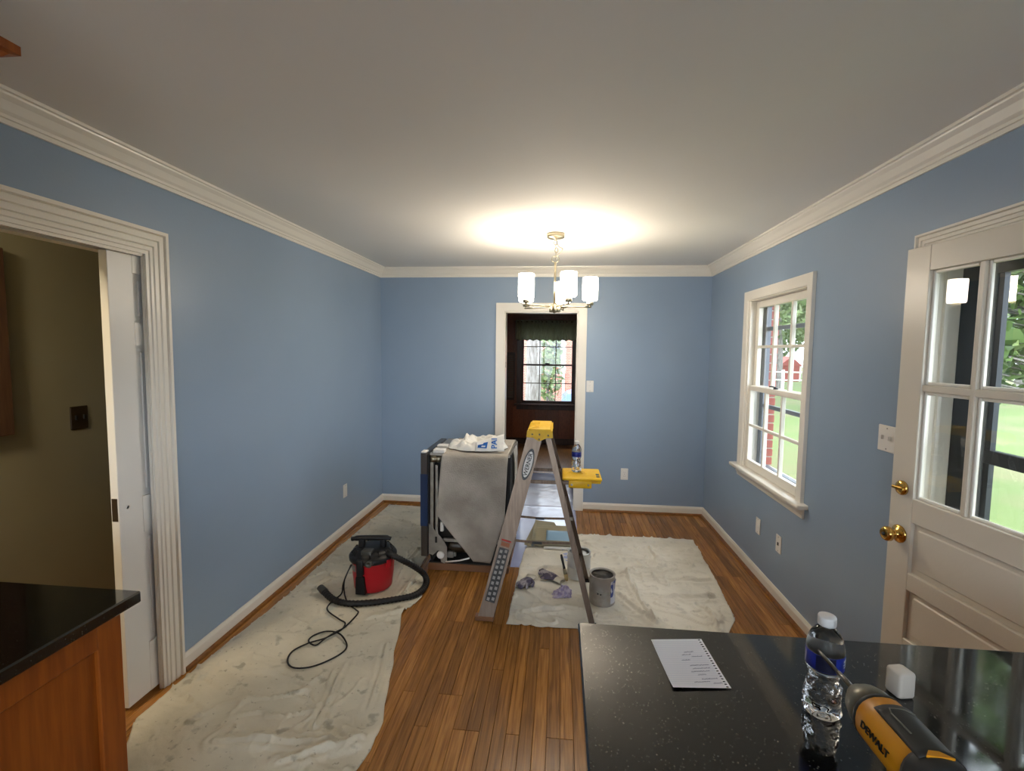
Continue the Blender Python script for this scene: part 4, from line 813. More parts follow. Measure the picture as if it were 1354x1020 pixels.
bl = obj('blanket', MB().grid(48, 70, blanket), 'felt', dw); bl.modifiers.new('thickness', 'SOLIDIFY').thickness = 0.008
bl['label'] = 'white fibrous insulation blanket'
def bside(u, v): return (-0.352+0.018*math.sin(min(1, v*4)*PI/2)+0.004*noise.noise((u*3, v*3, 3)), FY-0.02-(0.26)*u*(1-0.35*v), 0.872-0.40*v-0.012*(1-v))
bs2 = obj('blanket_flap', MB().grid(14, 20, bside), 'felt', dw); bs2.modifiers.new('thickness', 'SOLIDIFY').thickness = 0.008
# --- crumpled shopping bag lying on the dishwasher
bgt = thing('plastic_bag', 'crumpled white plastic bag with blue print on top of the dishwasher', 'bag', (-0.6, 3.55, 0.884))
def bagf(u, v):
    a = 2*PI*u; rr = math.sin(v*PI/2)
    x = -0.605+0.228*rr*math.cos(a); y = 3.535+0.155*rr*math.sin(a)
    h = 0.070*(1-rr**3)*(0.8+0.8*noise.noise((x*9, y*9, 1)))+0.060*abs(noise.noise((x*17+2*noise.noise((x*6, y*6, 2)), y*17, 4)))*(1-rr**6)
    h += 0.035*math.exp(-((x+0.44)/0.06)**2-((y-3.50)/0.07)**2)
    return (x+0.012*noise.noise((x*14, y*14, 7)), y+0.012*noise.noise((x*14, y*14, 9)), 0.886+max(0, h)*(1-0.9*v**8))
bb = obj('bag_body', MB().grid(72, 30, bagf), 'bag', bgt)
# printed front flap, tilted towards the room
fo = Vector((-0.49, 3.375, 0.888)); fx = Vector((1, 0.06, 0.03)).normalized(); fy = Vector((0.06, 0.50, 0.87)); fy = (fy-fx*fy.dot(fx)).normalized()
def flapf(u, v): 
    p = fo+fx*(0.21*(u-0.5))+fy*(0.118*v*(0.62+0.5*u))+Vector((0, 0, 0.004*noise.noise((u*5, v*5, 3)))); return tuple(p)
fp = obj('bag_flap', MB().grid(16, 8, flapf), 'bag', bgt); fp.modifiers.new('thickness', 'SOLIDIFY').thickness = 0.002
fn_ = fx.cross(fy)
def onflap(a, b, lift): return tuple(fo+fx*a+fy*b+fn_*lift)
lg = MB()
pts = [(-0.088, 0.028), (-0.022, 0.022), (-0.014, 0.070), (-0.045, 0.064), (-0.050, 0.054), (-0.086, 0.048)]
lg.loft([[onflap(a, b, 0.0035) for a, b in pts], [onflap(a, b, 0.006) for a, b in pts]], smooth=False)
lgo_ = obj('logo_print', lg, 'blueprint', fp)
pts = [(-0.062, 0.034), (-0.034, 0.032), (-0.030, 0.041), (-0.058, 0.042)]
obj('logo_window', MB().loft([[onflap(a, b, 0.0055) for a, b in pts], [onflap(a, b, 0.0068) for a, b in pts]], smooth=False), 'bag', lgo_)
text_part('lettering', 'PAI', 0.058, 'blueprint', fp, frame4(onflap(0.034, 0.058, 0.007), fy, -fx), bold=0.001)

# --- shop vacuum
VX, VY = -1.235, 3.05
vc = thing('shop_vacuum', 'small red and black wet-dry shop vacuum on the soiled drop cloth', 'vacuum', (VX, VY, 0.006))
zb = 0.012
tk = obj('tank', MB().lathe([(0.0, zb), (0.118, zb), (0.124, zb+0.008), (0.134, 0.12), (0.141, 0.225), (0.146, 0.235), (0.146, 0.243), (0, 0.243)], (VX, VY, 0), 40), 'red', vc)
hd = MB().lathe([(0.148, 0.238), (0.156, 0.244), (0.157, 0.268), (0.148, 0.284), (0.136, 0.290), (0.132, 0.304), (0.118, 0.318), (0.100, 0.326), (0.060, 0.332), (0, 0.333)], (VX, VY, 0), 40)
for k in range(14):
    a = 2*PI*k/14; c, s_ = math.cos(a), math.sin(a); hd.tube([(VX+0.135*c, VY+0.135*s_, 0.292), (VX+0.112*c, VY+0.112*s_, 0.325)], 0.007, 6)
head = obj('motor_head', hd, 'blk', vc)
hn = MB().tube(catmull([(VX-0.135, VY-0.035, 0.388), (VX-0.09, VY-0.03, 0.396), (VX, VY-0.02, 0.400), (VX+0.09, VY-0.005, 0.398), (VX+0.125, VY, 0.390)], 5), [0.016]*4+[0.020]*13+[0.015]*4, 12)
hn.box(VX-0.085, VX-0.045, VY-0.045, VY-0.01, 0.31, 0.395, 0.006).box(VX+0.055, VX+0.09, VY-0.025, VY+0.015, 0.31, 0.395, 0.006)
obj('carry_handle', hn, 'blk', vc)
obj('switch_box', MB().box(VX-0.035, VX+0.035, VY-0.125, VY-0.06, 0.300, 0.340, 0.006), 'dkgrey', vc)
obj('front_latch', MB().box(VX-0.052, VX-0.006, VY-0.163, VY-0.115, 0.165, 0.285, 0.006).prism([(VX-0.062, 0.018), (VX+0.004, 0.018), (VX-0.004, 0.150), (VX-0.050, 0.170), (VX-0.060, 0.145)], 'y', VY-0.150, VY-0.105), 'blk', vc)
obj('front_port', MB().add([(v[0], 2*VY-v[1], v[2]) for v in MB().lathe([(0.020, 0.12), (0.024, 0.155), (0.024, 0.170), (0.016, 0.171), (0, 0.160)], (VX+0.035, VY, 0.262), 16, 'y').v], MB().lathe([(0.020, 0.12), (0.024, 0.155), (0.024, 0.170), (0.016, 0.171), (0, 0.160)], (0, 0, 0), 16, 'y').f, True), 'dkgrey', vc)
def curved(a0, a1, z0, z1, r, t=0.002, n=12, cx=VX, cy=VY, rt=None):
    rt = rt or r; mb = MB()
    ring = lambda z, rr: [(cx+rr*math.cos(a0+(a1-a0)*k/n), cy+rr*math.sin(a0+(a1-a0)*k/n), z) for k in range(n+1)]+[(cx+(rr-t)*math.cos(a0+(a1-a0)*k/n), cy+(rr-t)*math.sin(a0+(a1-a0)*k/n), z) for k in range(n, -1, -1)]
    return mb.loft([ring(z0, r), ring(z1, rt)], smooth=False)
obj('side_latch', curved(-0.62, -0.38, 0.205, 0.262, 0.160, 0.014, 5), 'red', vc)
obj('rating_label', curved(-2.62, -2.12, 0.172, 0.222, 0.1405, 0.002, 8, rt=0.1428), 'greyplastic', tk)
for k in range(4):
    a = PI/4+PI/2*k; obj('caster', MB().lathe([(0.0, -0.012), (0.012, -0.012), (0.014, -0.008), (0.014, 0.008), (0.012, 0.012), (0, 0.012)], (VX+0.10*math.cos(a), VY+0.10*math.sin(a), 0.021), 14, 'y'), 'blk', vc)
hz = [(VX+0.10, VY-0.02, 0.300), (-1.088, 2.99, 0.296), (-1.017, 3.00, 0.25), (-0.957, 3.078, 0.16), (-0.905, 3.13, 0.075), (-0.877, 3.09, 0.034), (-0.879, 2.989, 0.028), (-0.922, 2.914, 0.027), (-1.027, 2.854, 0.027), (-1.155, 2.802, 0.027), (-1.292, 2.776, 0.027), (-1.406, 2.808, 0.03), (-1.50, 2.875, 0.045)]
pth = catmull(hz, 16)
obj('hose', MB().tube(pth, [0.0205+0.0022*(1 if i % 3 == 0 else -0.5) for i in range(len(pth))], 12), 'rubber', vc)
e0, e1 = pth[-1], pth[-1]+(pth[-1]-pth[-6]).normalized()*0.05
obj('hose_cuff', MB().tube([e0-(e1-e0)*0.3, e0, e1, e1-(e1-e0)*0.05, e0], [0.024, 0.025, 0.023, 0.018, 0.016], 14, cap=False), 'dkgrey', vc)
cords = [(-1.344, 2.942, 0.22), (-1.377, 2.899, 0.1), (-1.392, 2.899, 0.014), (-1.412, 2.807, 0.010), (-1.393, 2.709, 0.010), (-1.276, 2.621, 0.010), (-1.222, 2.586, 0.010), (-1.212, 2.525, 0.010), (-1.232, 2.47, 0.014), (-1.271, 2.422, 0.012), (-1.334, 2.372, 0.012), (-1.381, 2.299, 0.010), (-1.359, 2.219, 0.010), (-1.302, 2.178, 0.010), (-1.22, 2.193, 0.010), (-1.147, 2.263, 0.010), (-1.11, 2.344, 0.010), (-1.135, 2.41, 0.010), (-1.206, 2.473, 0.018), (-1.289, 2.493, 0.010), (-1.34, 2.45, 0.010), (-1.337, 2.386, 0.018), (-1.285, 2.364, 0.010), (-1.259, 2.416, 0.018), (-1.226, 2.478, 0.022), (-1.205, 2.549, 0.010), (-1.191, 2.69, 0.010), (-1.219, 2.73, 0.010), (-1.297, 2.793, 0.009), (-1.373, 2.903, 0.014), (-1.372, 2.905, 0.12), (-1.340, 2.945, 0.22)]
obj('power_cord', MB().tube([(p.x, p.y, p.z+0.004) for p in catmull(cords, 7)], 0.0046, 7), 'rubber', vc)

# --- paint cans
def paint_can(label, x, y, m, inner, fill):
    t = thing('paint_can', label, 'paint can', (x, y, 0.004)); r, h, z0 = 0.0815, 0.190, 0.005
    b = obj('can_body', MB().lathe([(0, z0+0.004), (r-0.004, z0+0.004), (r, z0), (r+0.002, z0+0.003), (r, z0+0.008), (r, z0+h*0.42), (r+0.001, z0+h*0.425), (r, z0+h*0.43), (r, h-0.006), (r+0.002, h-0.003), (r+0.002, h), (r-0.004, h+0.001), (r-0.012, h-0.004), (r-0.012, h-0.010), (r-0.003, h-0.012), (r-0.003, fill), (0, fill)], (x, y, 0), 44), m, t)
    if fill > 0.1: obj('paint_surface', MB().lathe([(r-0.0035, fill+0.001), (0.0, fill+0.0015)], (x, y, 0), 40), 'paintwhite', t)
    else: obj('paint_residue', MB().lathe([(r-0.0035, h-0.014), (r-0.0045, fill+0.01), (r-0.006, fill+0.002), (0.0, fill+0.001)], (x, y, 0), 40), inner, t)
    bl_ = catmull([(x-r-0.003, y-0.01, h*0.80), (x-r*0.8, y-r*0.55, h*0.62), (x-r*0.1, y-r-0.005, h*0.50), (x+r*0.75, y-r*0.6, h*0.62), (x+r+0.003, y-0.01, h*0.80)], 6) if fill < 0.1 else catmull([(x-r-0.003, y, h*0.80), (x-r*0.9, y+r*0.6, h*0.6), (x, y+r+0.005, h*0.5), (x+r*0.9, y+r*0.6, h*0.6), (x+r+0.003, y, h*0.80)], 6)
    hl = obj('bail_handle', MB().tube(bl_, 0.0016, 6), 'metal', t)
    for s in (-1, 1): obj('ear', MB().lathe([(0.0, 0.0), (0.010, 0.0), (0.010, 0.003), (0.004, 0.006), (0, 0.006)] if s > 0 else [(0.0, 0.0), (0.010, 0.0), (0.010, -0.003), (0.004, -0.006), (0, -0.006)], (x+s*r, y, h*0.80), 12, 'x'), m, t)
    return t, b
t, b = paint_can('open grey paint-splashed can with a blue label on the drop cloth', 0.300, 3.035, 'can', 'canin', 0.03)
lb = obj('side_label', curved(-0.95, 0.1, 0.02, 0.165, 0.0828, 0.0012, 12, 0.300, 3.035), 'canlabel', t); lb['label'] = 'blue and white printed label'
obj('label_stripe', curved(-0.62, -0.50, 0.06, 0.15, 0.0832, 0.0012, 3, 0.300, 3.035), 'offwhite', lb)
for a, zz in ((-1.75, 0.086), (-1.98, 0.088)): obj('drip_spot', curved(a-0.05, a+0.05, zz-0.004, zz+0.006, 0.0828, 0.0012, 3, 0.300, 3.035), 'dark', b)
paint_can('silver paint can filled with white paint behind the ladder leg', 0.165, 3.37, 'tin', 'canin', 0.170)
# --- brush leaning on the silver can
br = thing('paint_brush', 'black-handled paint brush leaning against the silver paint can', 'paint brush', (0.07, 3.42, 0.006))
p0, p1 = Vector((0.036, 3.30, 0.185)), Vector((0.080, 3.25, 0.020)); dv = (p1-p0)
obj('handle', MB().tube([p0, p0+dv*0.15, p0+dv*0.4, p0+dv*0.55], [0.007, 0.010, 0.008, 0.010], 10), 'blk', br)
obj('ferrule', MB().tube([p0+dv*0.55, p0+dv*0.75], [0.011, 0.014], 10), 'nickel', br)
obj('bristles', MB().tube([p0+dv*0.75, p0+dv*0.93, p0+dv*1.0], [0.014, 0.013, 0.007], 10), 'bristle', br)
# --- paint tray with light blue paint
tr = thing('paint_tray', 'beige paint tray with light blue paint at the back of the drop cloth', 'paint tray', (0, 4.0, 0.006))
def trayf(u, v):
    x = -0.20+0.34*u; y = 3.80+0.34*v; e = min(u, 1-u, v, 1-v)
    floor_ = 0.012+0.055*v
    rim = 0.080
    k = max(0, 1-e/0.07); return (x, y, floor_+(rim-floor_)*min(1, k*1.2) if e < 0.07 else floor_)
tro = obj('tray_body', MB().grid(34, 34, trayf, False), 'cardboard', tr); tro.modifiers.new('thickness', 'SOLIDIFY').thickness = 0.003
obj('paint_pool', MB().grid(10, 10, lambda u, v: (-0.085+0.20*u, 3.835+0.20*v, 0.034+0.040*v+0.002*noise.noise((u*4, v*4, 2)))), 'paintblue', tr).modifiers.new('thickness', 'SOLIDIFY').thickness = 0.004
obj('tray_lip', MB().box(-0.10, 0.145, 3.792, 3.802, 0.012, 0.030, 0.002), 'white', tr)
obj('liner_flap', MB().add([(-0.205, 3.80, 0.02), (-0.17, 4.10, 0.082), (-0.185, 4.17, 0.105), (-0.265, 3.85, 0.016)], [(0, 1, 2, 3)]).add([(-0.185, 4.13, 0.07), (0.0, 4.14, 0.072), (-0.02, 4.16, 0.10), (-0.19, 4.16, 0.115)], [(0, 1, 2, 3)]), 'cardboard', tr, solid=0.004)
# --- work gloves and rag
def glove(label, loc, rz, seed):
    t = thing('work_glove', label, 'glove', loc, rz, False, group='work gloves on the drop cloth'); rnd = random.Random(seed)
    mb = MB(); rings = []
    for y, hw, hh in ((-0.030, 0.030, 0.012), (0.0, 0.037, 0.020), (0.03, 0.042, 0.024), (0.055, 0.040, 0.020), (0.066, 0.034, 0.012)):
        rings.append([(hw*math.cos(2*PI*k/14), y, 0.020+hh*math.sin(2*PI*k/14)*0.9) for k in range(14)])
    mb.loft(rings)
    for i, (fx_, ln) in enumerate(((-0.030, 0.060), (-0.010, 0.075), (0.011, 0.072), (0.030, 0.055))):
        k = rnd.uniform(-0.012, 0.012); c = rnd.uniform(0.5, 1.0)
        mb.tube(catmull([(fx_*0.9, 0.050, 0.022), (fx_+k*0.5, 0.050+ln*0.45, 0.034*c), (fx_+k, 0.050+ln*0.8, 0.026*c+0.004), (fx_+k*1.3, 0.050+ln*(0.95-0.25*c), 0.014)], 4), [0.0105]*9+[0.010, 0.0095, 0.008, 0.004], 9)
    mb.tube(catmull([(-0.030, 0.0, 0.022), (-0.052, 0.020, 0.026), (-0.060, 0.045, 0.022), (-0.056, 0.062, 0.016)], 4), [0.012]*9+[0.011, 0.010, 0.008, 0.004], 9)
    obj('glove_hand', mb, 'glove', t)
    cu = MB(); rings = []
    for y, hw, hh in ((-0.028, 0.031, 0.013), (-0.05, 0.034, 0.012), (-0.085, 0.040, 0.011), (-0.082, 0.037, 0.008), (-0.05, 0.031, 0.008)):
        rings.append([(hw*math.cos(2*PI*k/14), y+0.004*math.sin(k*2+seed), 0.016+hh*math.sin(2*PI*k/14)) for k in range(14)])
    obj('cuff', cu.loft(rings, cap=False), 'cuff', t)
    return t
glove('purple-palmed work glove nearer the ladder rail, fingers towards the viewer', (-0.195, 3.21, 0.006), PI-0.35, 1)
glove('purple-palmed work glove lying with its cuff towards the silver can', (-0.020, 3.285, 0.006), 0.95, 5)
def ragf(u, v):
    a = 2*PI*u; th = v*PI/2; R = 0.052*(1+0.35*noise.noise((math.cos(a)*2.2, math.sin(a)*2.2, v*3+2))+0.25*noise.noise((math.cos(a)*6, math.sin(a)*6, v*6)))
    st_ = 0.9*max(0, math.cos(a-3.5))**6*max(0, v-0.6)*2
    return (R*math.sin(th)*math.cos(a)*(1+st_), R*math.sin(th)*math.sin(a)*(1+st_*0.6), 0.003+R*0.95*math.cos(th)*(1+0.3*noise.noise((a, v*5, 8))))
rg = obj('paint_rag', MB().grid(64, 26, ragf), 'rag'); rg.location = (0.060, 3.085, 0.004); tag(rg, 'crumpled lilac paint rag on the drop cloth', 'rag')

# --- things on the granite counter
# sheet torn from a spiral notebook
ca, cb, cc_, cdp = Vector((0.235, 1.151)), Vector((0.359, 1.169)), Vector((0.371, 0.995)), Vector((0.249, 0.981))
pt_ = thing('notebook_sheet', 'white sheet torn from a spiral notebook with faint handwriting', 'paper', (0.30, 1.07, CT))
def pp(u, v, lift=0.0):
    q = (ca*(1-u)+cb*u)*(1-v)+(cdp*(1-u)+cc_*u)*v; curl = 0.004*max(0, v-0.7)**2*10*(1-u*0.6)+0.003*max(0, 0.25-v)*(1-u)
    return (q.x, q.y, CT+0.0012+curl+lift)
mb = MB(); NR = 20
mb.grid(16, 40, lambda u, v: pp(u*0.925, v))
mb.grid(2, 40, lambda u, v: pp(0.965+u*0.035, v))
for i in range(NR):
    v0, v1 = (i+0.32)/NR, (i+1-0.30)/NR; e0_, e1_ = i/NR, (i+1)/NR
    for a, b in ((e0_, v0), (v1, e1_)): mb.add([pp(0.925, a), pp(0.965, a), pp(0.965, b), pp(0.925, b)], [(0, 1, 2, 3)], True)
pso = obj('sheet', mb, 'paper', pt_)
mb = MB()
for i in range(22):
    v = 0.06+0.041*i; mb.grid(14, 1, lambda u, w_: pp(0.01+u*0.90, v+w_*0.003, 0.0004))
obj('ruled_lines', mb, 'rule', pso)
mb = MB(); rnd = random.Random(4)
for (u0, u1, v) in ((0.52, 0.70, 0.30), (0.45, 0.62, 0.36), (0.62, 0.82, 0.40), (0.40, 0.56, 0.47), (0.50, 0.85, 0.58), (0.52, 0.84, 0.64), (0.46, 0.80, 0.70), (0.55, 0.70, 0.76), (0.58, 0.86, 0.84), (0.42, 0.70, 0.90), (0.74, 0.90, 0.92)):
    n = int((u1-u0)/0.010); mb.tube([pp(u0+(u1-u0)*k/n, v-0.014*(k % 2)*rnd.uniform(0.3, 1.6)-0.05*(k/n)*(u1-u0), 0.0006) for k in range(n+1)], 0.00035, 4)
obj('handwriting', mb, 'ink', pso)
# little white charger cube
chg = thing('power_adapter', 'small white rounded power adapter block on the granite counter', 'adapter', (0.716, 1.022, CT), math.radians(11), False)
obj('block', MB().box(-0.0185, 0.0185, -0.0185, 0.0185, 0.0, 0.055, 0.0065), 'cream', chg)
for sx_ in (-0.006, 0.006): obj('prong_slot', MB().box(sx_-0.001, sx_+0.001, 0.0180, 0.0186, 0.022, 0.034), 'darkgap', chg)
# black cable at the right
tag(obj('charging_cable', MB().tube(catmull([(1.20, 0.93, CT+0.004), (1.05, 0.955, CT+0.004), (0.965, 0.945, CT+0.006), (0.915, 0.915, CT+0.012), (0.905, 0.885, CT+0.016), (0.935, 0.855, CT+0.010), (1.0, 0.815, CT+0.006), (1.12, 0.76, CT+0.004), (1.22, 0.74, CT+0.004)], 8), 0.0024, 7).tube(catmull([(1.25, 0.86, CT+0.004), (1.08, 0.885, CT+0.007), (0.97, 0.895, CT+0.010), (0.907, 0.884, CT+0.018)], 6), 0.0024, 7), 'rubber'), 'thin black cable looped at the right end of the counter', 'cable')
# cordless impact driver standing on its battery, nose pointing away
DX, DZ = 0.480, 1.082
dr = thing('impact_driver', 'yellow and black cordless impact driver standing on the counter', 'power tool', (DX, 0.68, CT))
def ring(y, rx, rz, zc=DZ, n=24, p=2.3, xo=0.0):
    out = []
    for k in range(n):
        a = 2*PI*k/n; c, s_ = math.cos(a), math.sin(a)
        out.append((DX+xo+rx*math.copysign(abs(c)**(2/p), c), y, zc+rz*math.copysign(abs(s_)**(2/p), s_)))
    return out
obj('nose_cone', MB().loft([ring(0.786, 0.012, 0.012), ring(0.782, 0.017, 0.017), ring(0.772, 0.020, 0.020), ring(0.768, 0.027, 0.027), ring(0.752, 0.0315, 0.032), ring(0.734, 0.0335, 0.034)]), 'drillg', dr)
obj('gear_collar', MB().loft([ring(0.736, 0.0325, 0.033), ring(0.735, 0.035, 0.0355), ring(0.730, 0.0355, 0.036), ring(0.7275, 0.033, 0.033)]), 'drillb', dr)
body = obj('motor_housing', MB().loft([ring(0.7295, 0.0335, 0.034), ring(0.728, 0.0350, 0.0355), ring(0.70, 0.0355, 0.036), ring(0.66, 0.035, 0.036), ring(0.632, 0.0345, 0.0355), ring(0.626, 0.033, 0.034)]), 'drilly', dr)
# black overmould: arch over the top and rear
def arch(y0, y1, a0, a1, r0, n=16, th=0.0018):
    def f(u, v):
        a = a0+(a1-a0)*u; y = y0+(y1-y0)*v; return (DX+(r0+th)*math.copysign(abs(math.cos(a))**(2/2.3), math.cos(a)), y, DZ+(r0+0.0008+th)*math.copysign(abs(math.sin(a))**(2/2.3), math.sin(a)))
    return MB().grid(n, 8, f)
ov = arch(0.622, 0.708, math.radians(22), math.radians(125), 0.0355); 
obj('rubber_overmould', ov, 'drillb', body, solid=0.003)
gl_ = MB().tube([(DX-0.012, 0.690, DZ+0.0392), (DX-0.008, 0.700, DZ+0.0392), (DX+0.012, 0.700, DZ+0.0385), (DX+0.022, 0.694, DZ+0.036)], 0.0012, 6).tube([(DX-0.012, 0.690, DZ+0.0392), (DX-0.010, 0.655, DZ+0.0392)], 0.0012, 6)
obj('overmould_line', gl_, 'drillg', body)
obj('rear_cap', MB().loft([ring(0.634, 0.0362, 0.0375), ring(0.628, 0.0375, 0.0385), ring(0.606, 0.0370, 0.0380), ring(0.598, 0.032, 0.033)]), 'drillb', dr)
obj('cap_inlay', MB().loft([[(DX+a, y, DZ+0.0385+l) for a, y in ((-0.016, 0.620), (0.016, 0.618), (0.004, 0.628), (-0.008, 0.6285))] for l in (-0.002, 0.0012)], smooth=False), 'drilly', dr)
text_part('lettering', 'DEWALT', 0.0145, 'dark', body, frame4((DX-0.0362, 0.684, DZ+0.004), (0, -1, 0), (0.10, 0, 1)), 0.0008)
obj('grip', MB().loft([[(DX+rx*math.cos(2*PI*k/16), yc+ry*math.sin(2*PI*k/16), z) for k in range(16)] for z, yc, rx, ry in ((DZ-0.020, 0.672, 0.018, 0.026), (DZ-0.045, 0.668, 0.0165, 0.022), (DZ-0.085, 0.658, 0.0165, 0.021), (DZ-0.105, 0.652, 0.019, 0.026))]), 'drillb', dr)
obj('grip_side', MB().loft([[(DX-0.006+rx*math.cos(2*PI*k/16), yc+ry*math.sin(2*PI*k/16), z) for k in range(16)] for z, yc, rx, ry in ((DZ-0.028, 0.675, 0.0150, 0.020), (DZ-0.05, 0.670, 0.0140, 0.016), (DZ-0.098, 0.660, 0.0150, 0.016))]), 'drilly', dr)
obj('trigger', MB().box(DX-0.009, DX+0.009, 0.690, 0.706, DZ-0.062, DZ-0.036, 0.004), 'drillb', dr)
obj('battery_foot', MB().box(DX-0.032, DX+0.032, 0.600, 0.712, CT+0.046, DZ-0.100, 0.008), 'drilly', dr)
bat = obj('battery', MB().box(DX-0.036, DX+0.036, 0.594, 0.718, CT+0.0, CT+0.048, 0.008), 'drillb', dr)
obj('battery_label', MB().box(DX-0.022, DX+0.022, 0.5925, 0.5945, CT+0.010, CT+0.038), 'drilly', bat)
obj('driver_bit', MB().tube([(DX, 0.780, DZ), (DX-0.001, 0.815, DZ), (DX-0.002, 0.832, DZ)], 0.0042, 8).tube([(DX-0.002, 0.830, DZ), (DX-0.003, 0.882, DZ), (DX-0.003, 0.892, DZ)], [0.0034, 0.0032, 0.002], 8), 'bit', dr)

# --- valance and shutter in the back room
va = thing('valance', 'gathered grey-green fabric valance over the far window', 'curtain', (-0.2, YFAR-0.06, 1.80))
def valf(u, v):
    x = -0.755+1.05*u; fold = 0.016*math.sin(u*95+2*math.sin(u*17))*(0.4+0.6*v); z = 2.13-0.34*v+0.010*math.sin(u*60)*v
    return (x, YFAR-0.065-fold-0.012*v, z)
obj('fabric', MB().grid(200, 14, valf), 'valance', va, solid=0.003)
obj('curtain_rod', MB().tube([(-0.77, YFAR-0.055, 2.10), (0.31, YFAR-0.055, 2.10)], 0.010, 8).tube([(-0.75, YFAR-0.055, 2.10), (-0.75, YFAR-0.013, 2.10)], 0.007, 8), 'brownplate', va)
shu = thing('wall_shutter', 'small louvred brown shutter on the panelled wall left of the far window', 'shutter', (-0.83, YFAR-0.02, 0.76))
sx = (-0.905, -0.765)
obj('shutter_frame', MB().box(sx[0], sx[0]+0.02, YFAR-0.034, YFAR-0.013, 0.76, 1.58, 0.002).box(sx[1]-0.02, sx[1], YFAR-0.034, YFAR-0.013, 0.76, 1.58, 0.002).box(sx[0]+0.02, sx[1]-0.02, YFAR-0.034, YFAR-0.013, 0.76, 0.80).box(sx[0]+0.02, sx[1]-0.02, YFAR-0.034, YFAR-0.013, 1.54, 1.58), 'darkwood', shu)
sm_ = mesh_of('slat', MB().prism([(-0.009, -0.010), (-0.006, -0.010), (0.009, 0.010), (0.006, 0.010)], 'x', -0.05, 0.05)); sm_.materials.append(MT['greyplastic'])
for k in range(24):
    o = bpy.data.objects.new('slat', sm_); COL.objects.link(o); o.parent = shu; o.location = (-0.005, -0.004, 0.055+0.0312*k)

# ================================================================== OUTDOORS
GZ = -0.42
struct('ground', MB().grid(60, 60, lambda u, v: (X1+0.3+60*u, -8+75*v, GZ+0.05*noise.noise((u*20, v*25, 1))+(0.9*max(0, u-0.25) if True else 0))), 'grass')
struct('ground_back', MB().grid(30, 30, lambda u, v: (-20+(X1+20.4)*u, YFAR+0.4+40*v, GZ-0.1)), 'grass')
struct('ground_front', MB().grid(8, 8, lambda u, v: (-14+(X1+14.3)*u, -25+(YF+24.6)*v, GZ-0.05)), 'drive')
struct('driveway', MB().box(-6, X1+0.2, 12.5, 19.0, GZ-0.098, GZ-0.05), 'drive')
def leafy(mb, c, rad, n, size, seed, shell=0.35):
    rnd = random.Random(seed)
    for _ in range(n):
        while True:
            p = Vector((rnd.uniform(-1, 1), rnd.uniform(-1, 1), rnd.uniform(-1, 1)))
            if shell < p.length < 1: break
        q = Vector((c[0]+p.x*rad[0], c[1]+p.y*rad[1], c[2]+p.z*rad[2])); a = Vector((rnd.gauss(0, 1), rnd.gauss(0, 1), rnd.gauss(0, 0.7))).normalized(); b = a.orthogonal().normalized()
        b = (b*math.cos(rnd.random()*6)+a.cross(b)*math.sin(rnd.random()*6)); s = size*rnd.uniform(0.6, 1.3)
        mb.add([q-a*s, q+b*s*0.5, q+a*s, q-b*s*0.5], [(0, 1, 2, 3)])
    return mb
def tree(name, label, x, y, h, trunk_r, crown, n, size, seed, group=None, m='leaf'):
    t = thing(name, label, 'tree', (x, y, GZ+0.1), group=group)
    obj('trunk', MB().tube(catmull([(x, y, GZ-0.1), (x+0.05, y, GZ+h*0.25), (x-0.06, y+0.05, GZ+h*0.5), (x+0.1, y, GZ+h*0.8)], 5), [trunk_r*(1-0.045*i) for i in range(16)], 10), 'bark', t)
    mb = MB()
    for (cx, cy, cz, rr) in crown: leafy(mb, (x+cx, y+cy, GZ+cz), (rr, rr, rr*0.8), n, size, seed+int(cx*7+cz*3))
    o = obj('foliage', mb, m, t); o['kind'] = 'stuff'
    return t
G1 = 'trees beyond the lawn'
tree('lawn_tree', 'broad leafy tree beyond the lawn, middle of the right window', 11.0, 25.5, 8, 0.22, [(0, 0, 4.6, 2.4), (1.8, 0.5, 5.6, 2.2), (-1.6, 0.3, 6.3, 2.2), (0.3, -1, 7.6, 2.4)], 700, 0.22, 11, G1)
tree('lawn_tree', 'slender leafy tree at the near edge of the right window view', 9.2, 18.2, 8, 0.16, [(0.2, 0, 3.3, 1.2), (0, 0.4, 5.0, 1.6), (0.4, 0, 7.0, 1.9)], 600, 0.18, 23, G1)
tree('lawn_tree', 'tall hazy tree far behind the red shed', 19.0, 46.0, 12, 0.35, [(0, 0, 6.0, 4.4), (5, 2, 6.5, 4.4), (-4.6, 0, 8, 4.4), (2, 0, 11, 4.6)], 650, 0.42, 37, G1)
tree('lawn_tree', 'leafy tree past the field behind the glossy-leaved shrub', 24.0, 27.5, 9, 0.3, [(0, 0, 4, 3.6), (4, 3, 5, 3.6), (-3, -3, 6, 3.6), (0, 0, 8.5, 3.8)], 650, 0.36, 53, G1)
tree('lawn_tree', 'bushy tree low beyond the white fence left of the red shed', 13.4, 33.0, 6, 0.2, [(0.6, 0, 3.6, 2.2), (-1.2, 1.5, 4.6, 2.2), (1.0, 0, 5.8, 2.2)], 800, 0.24, 61, G1)
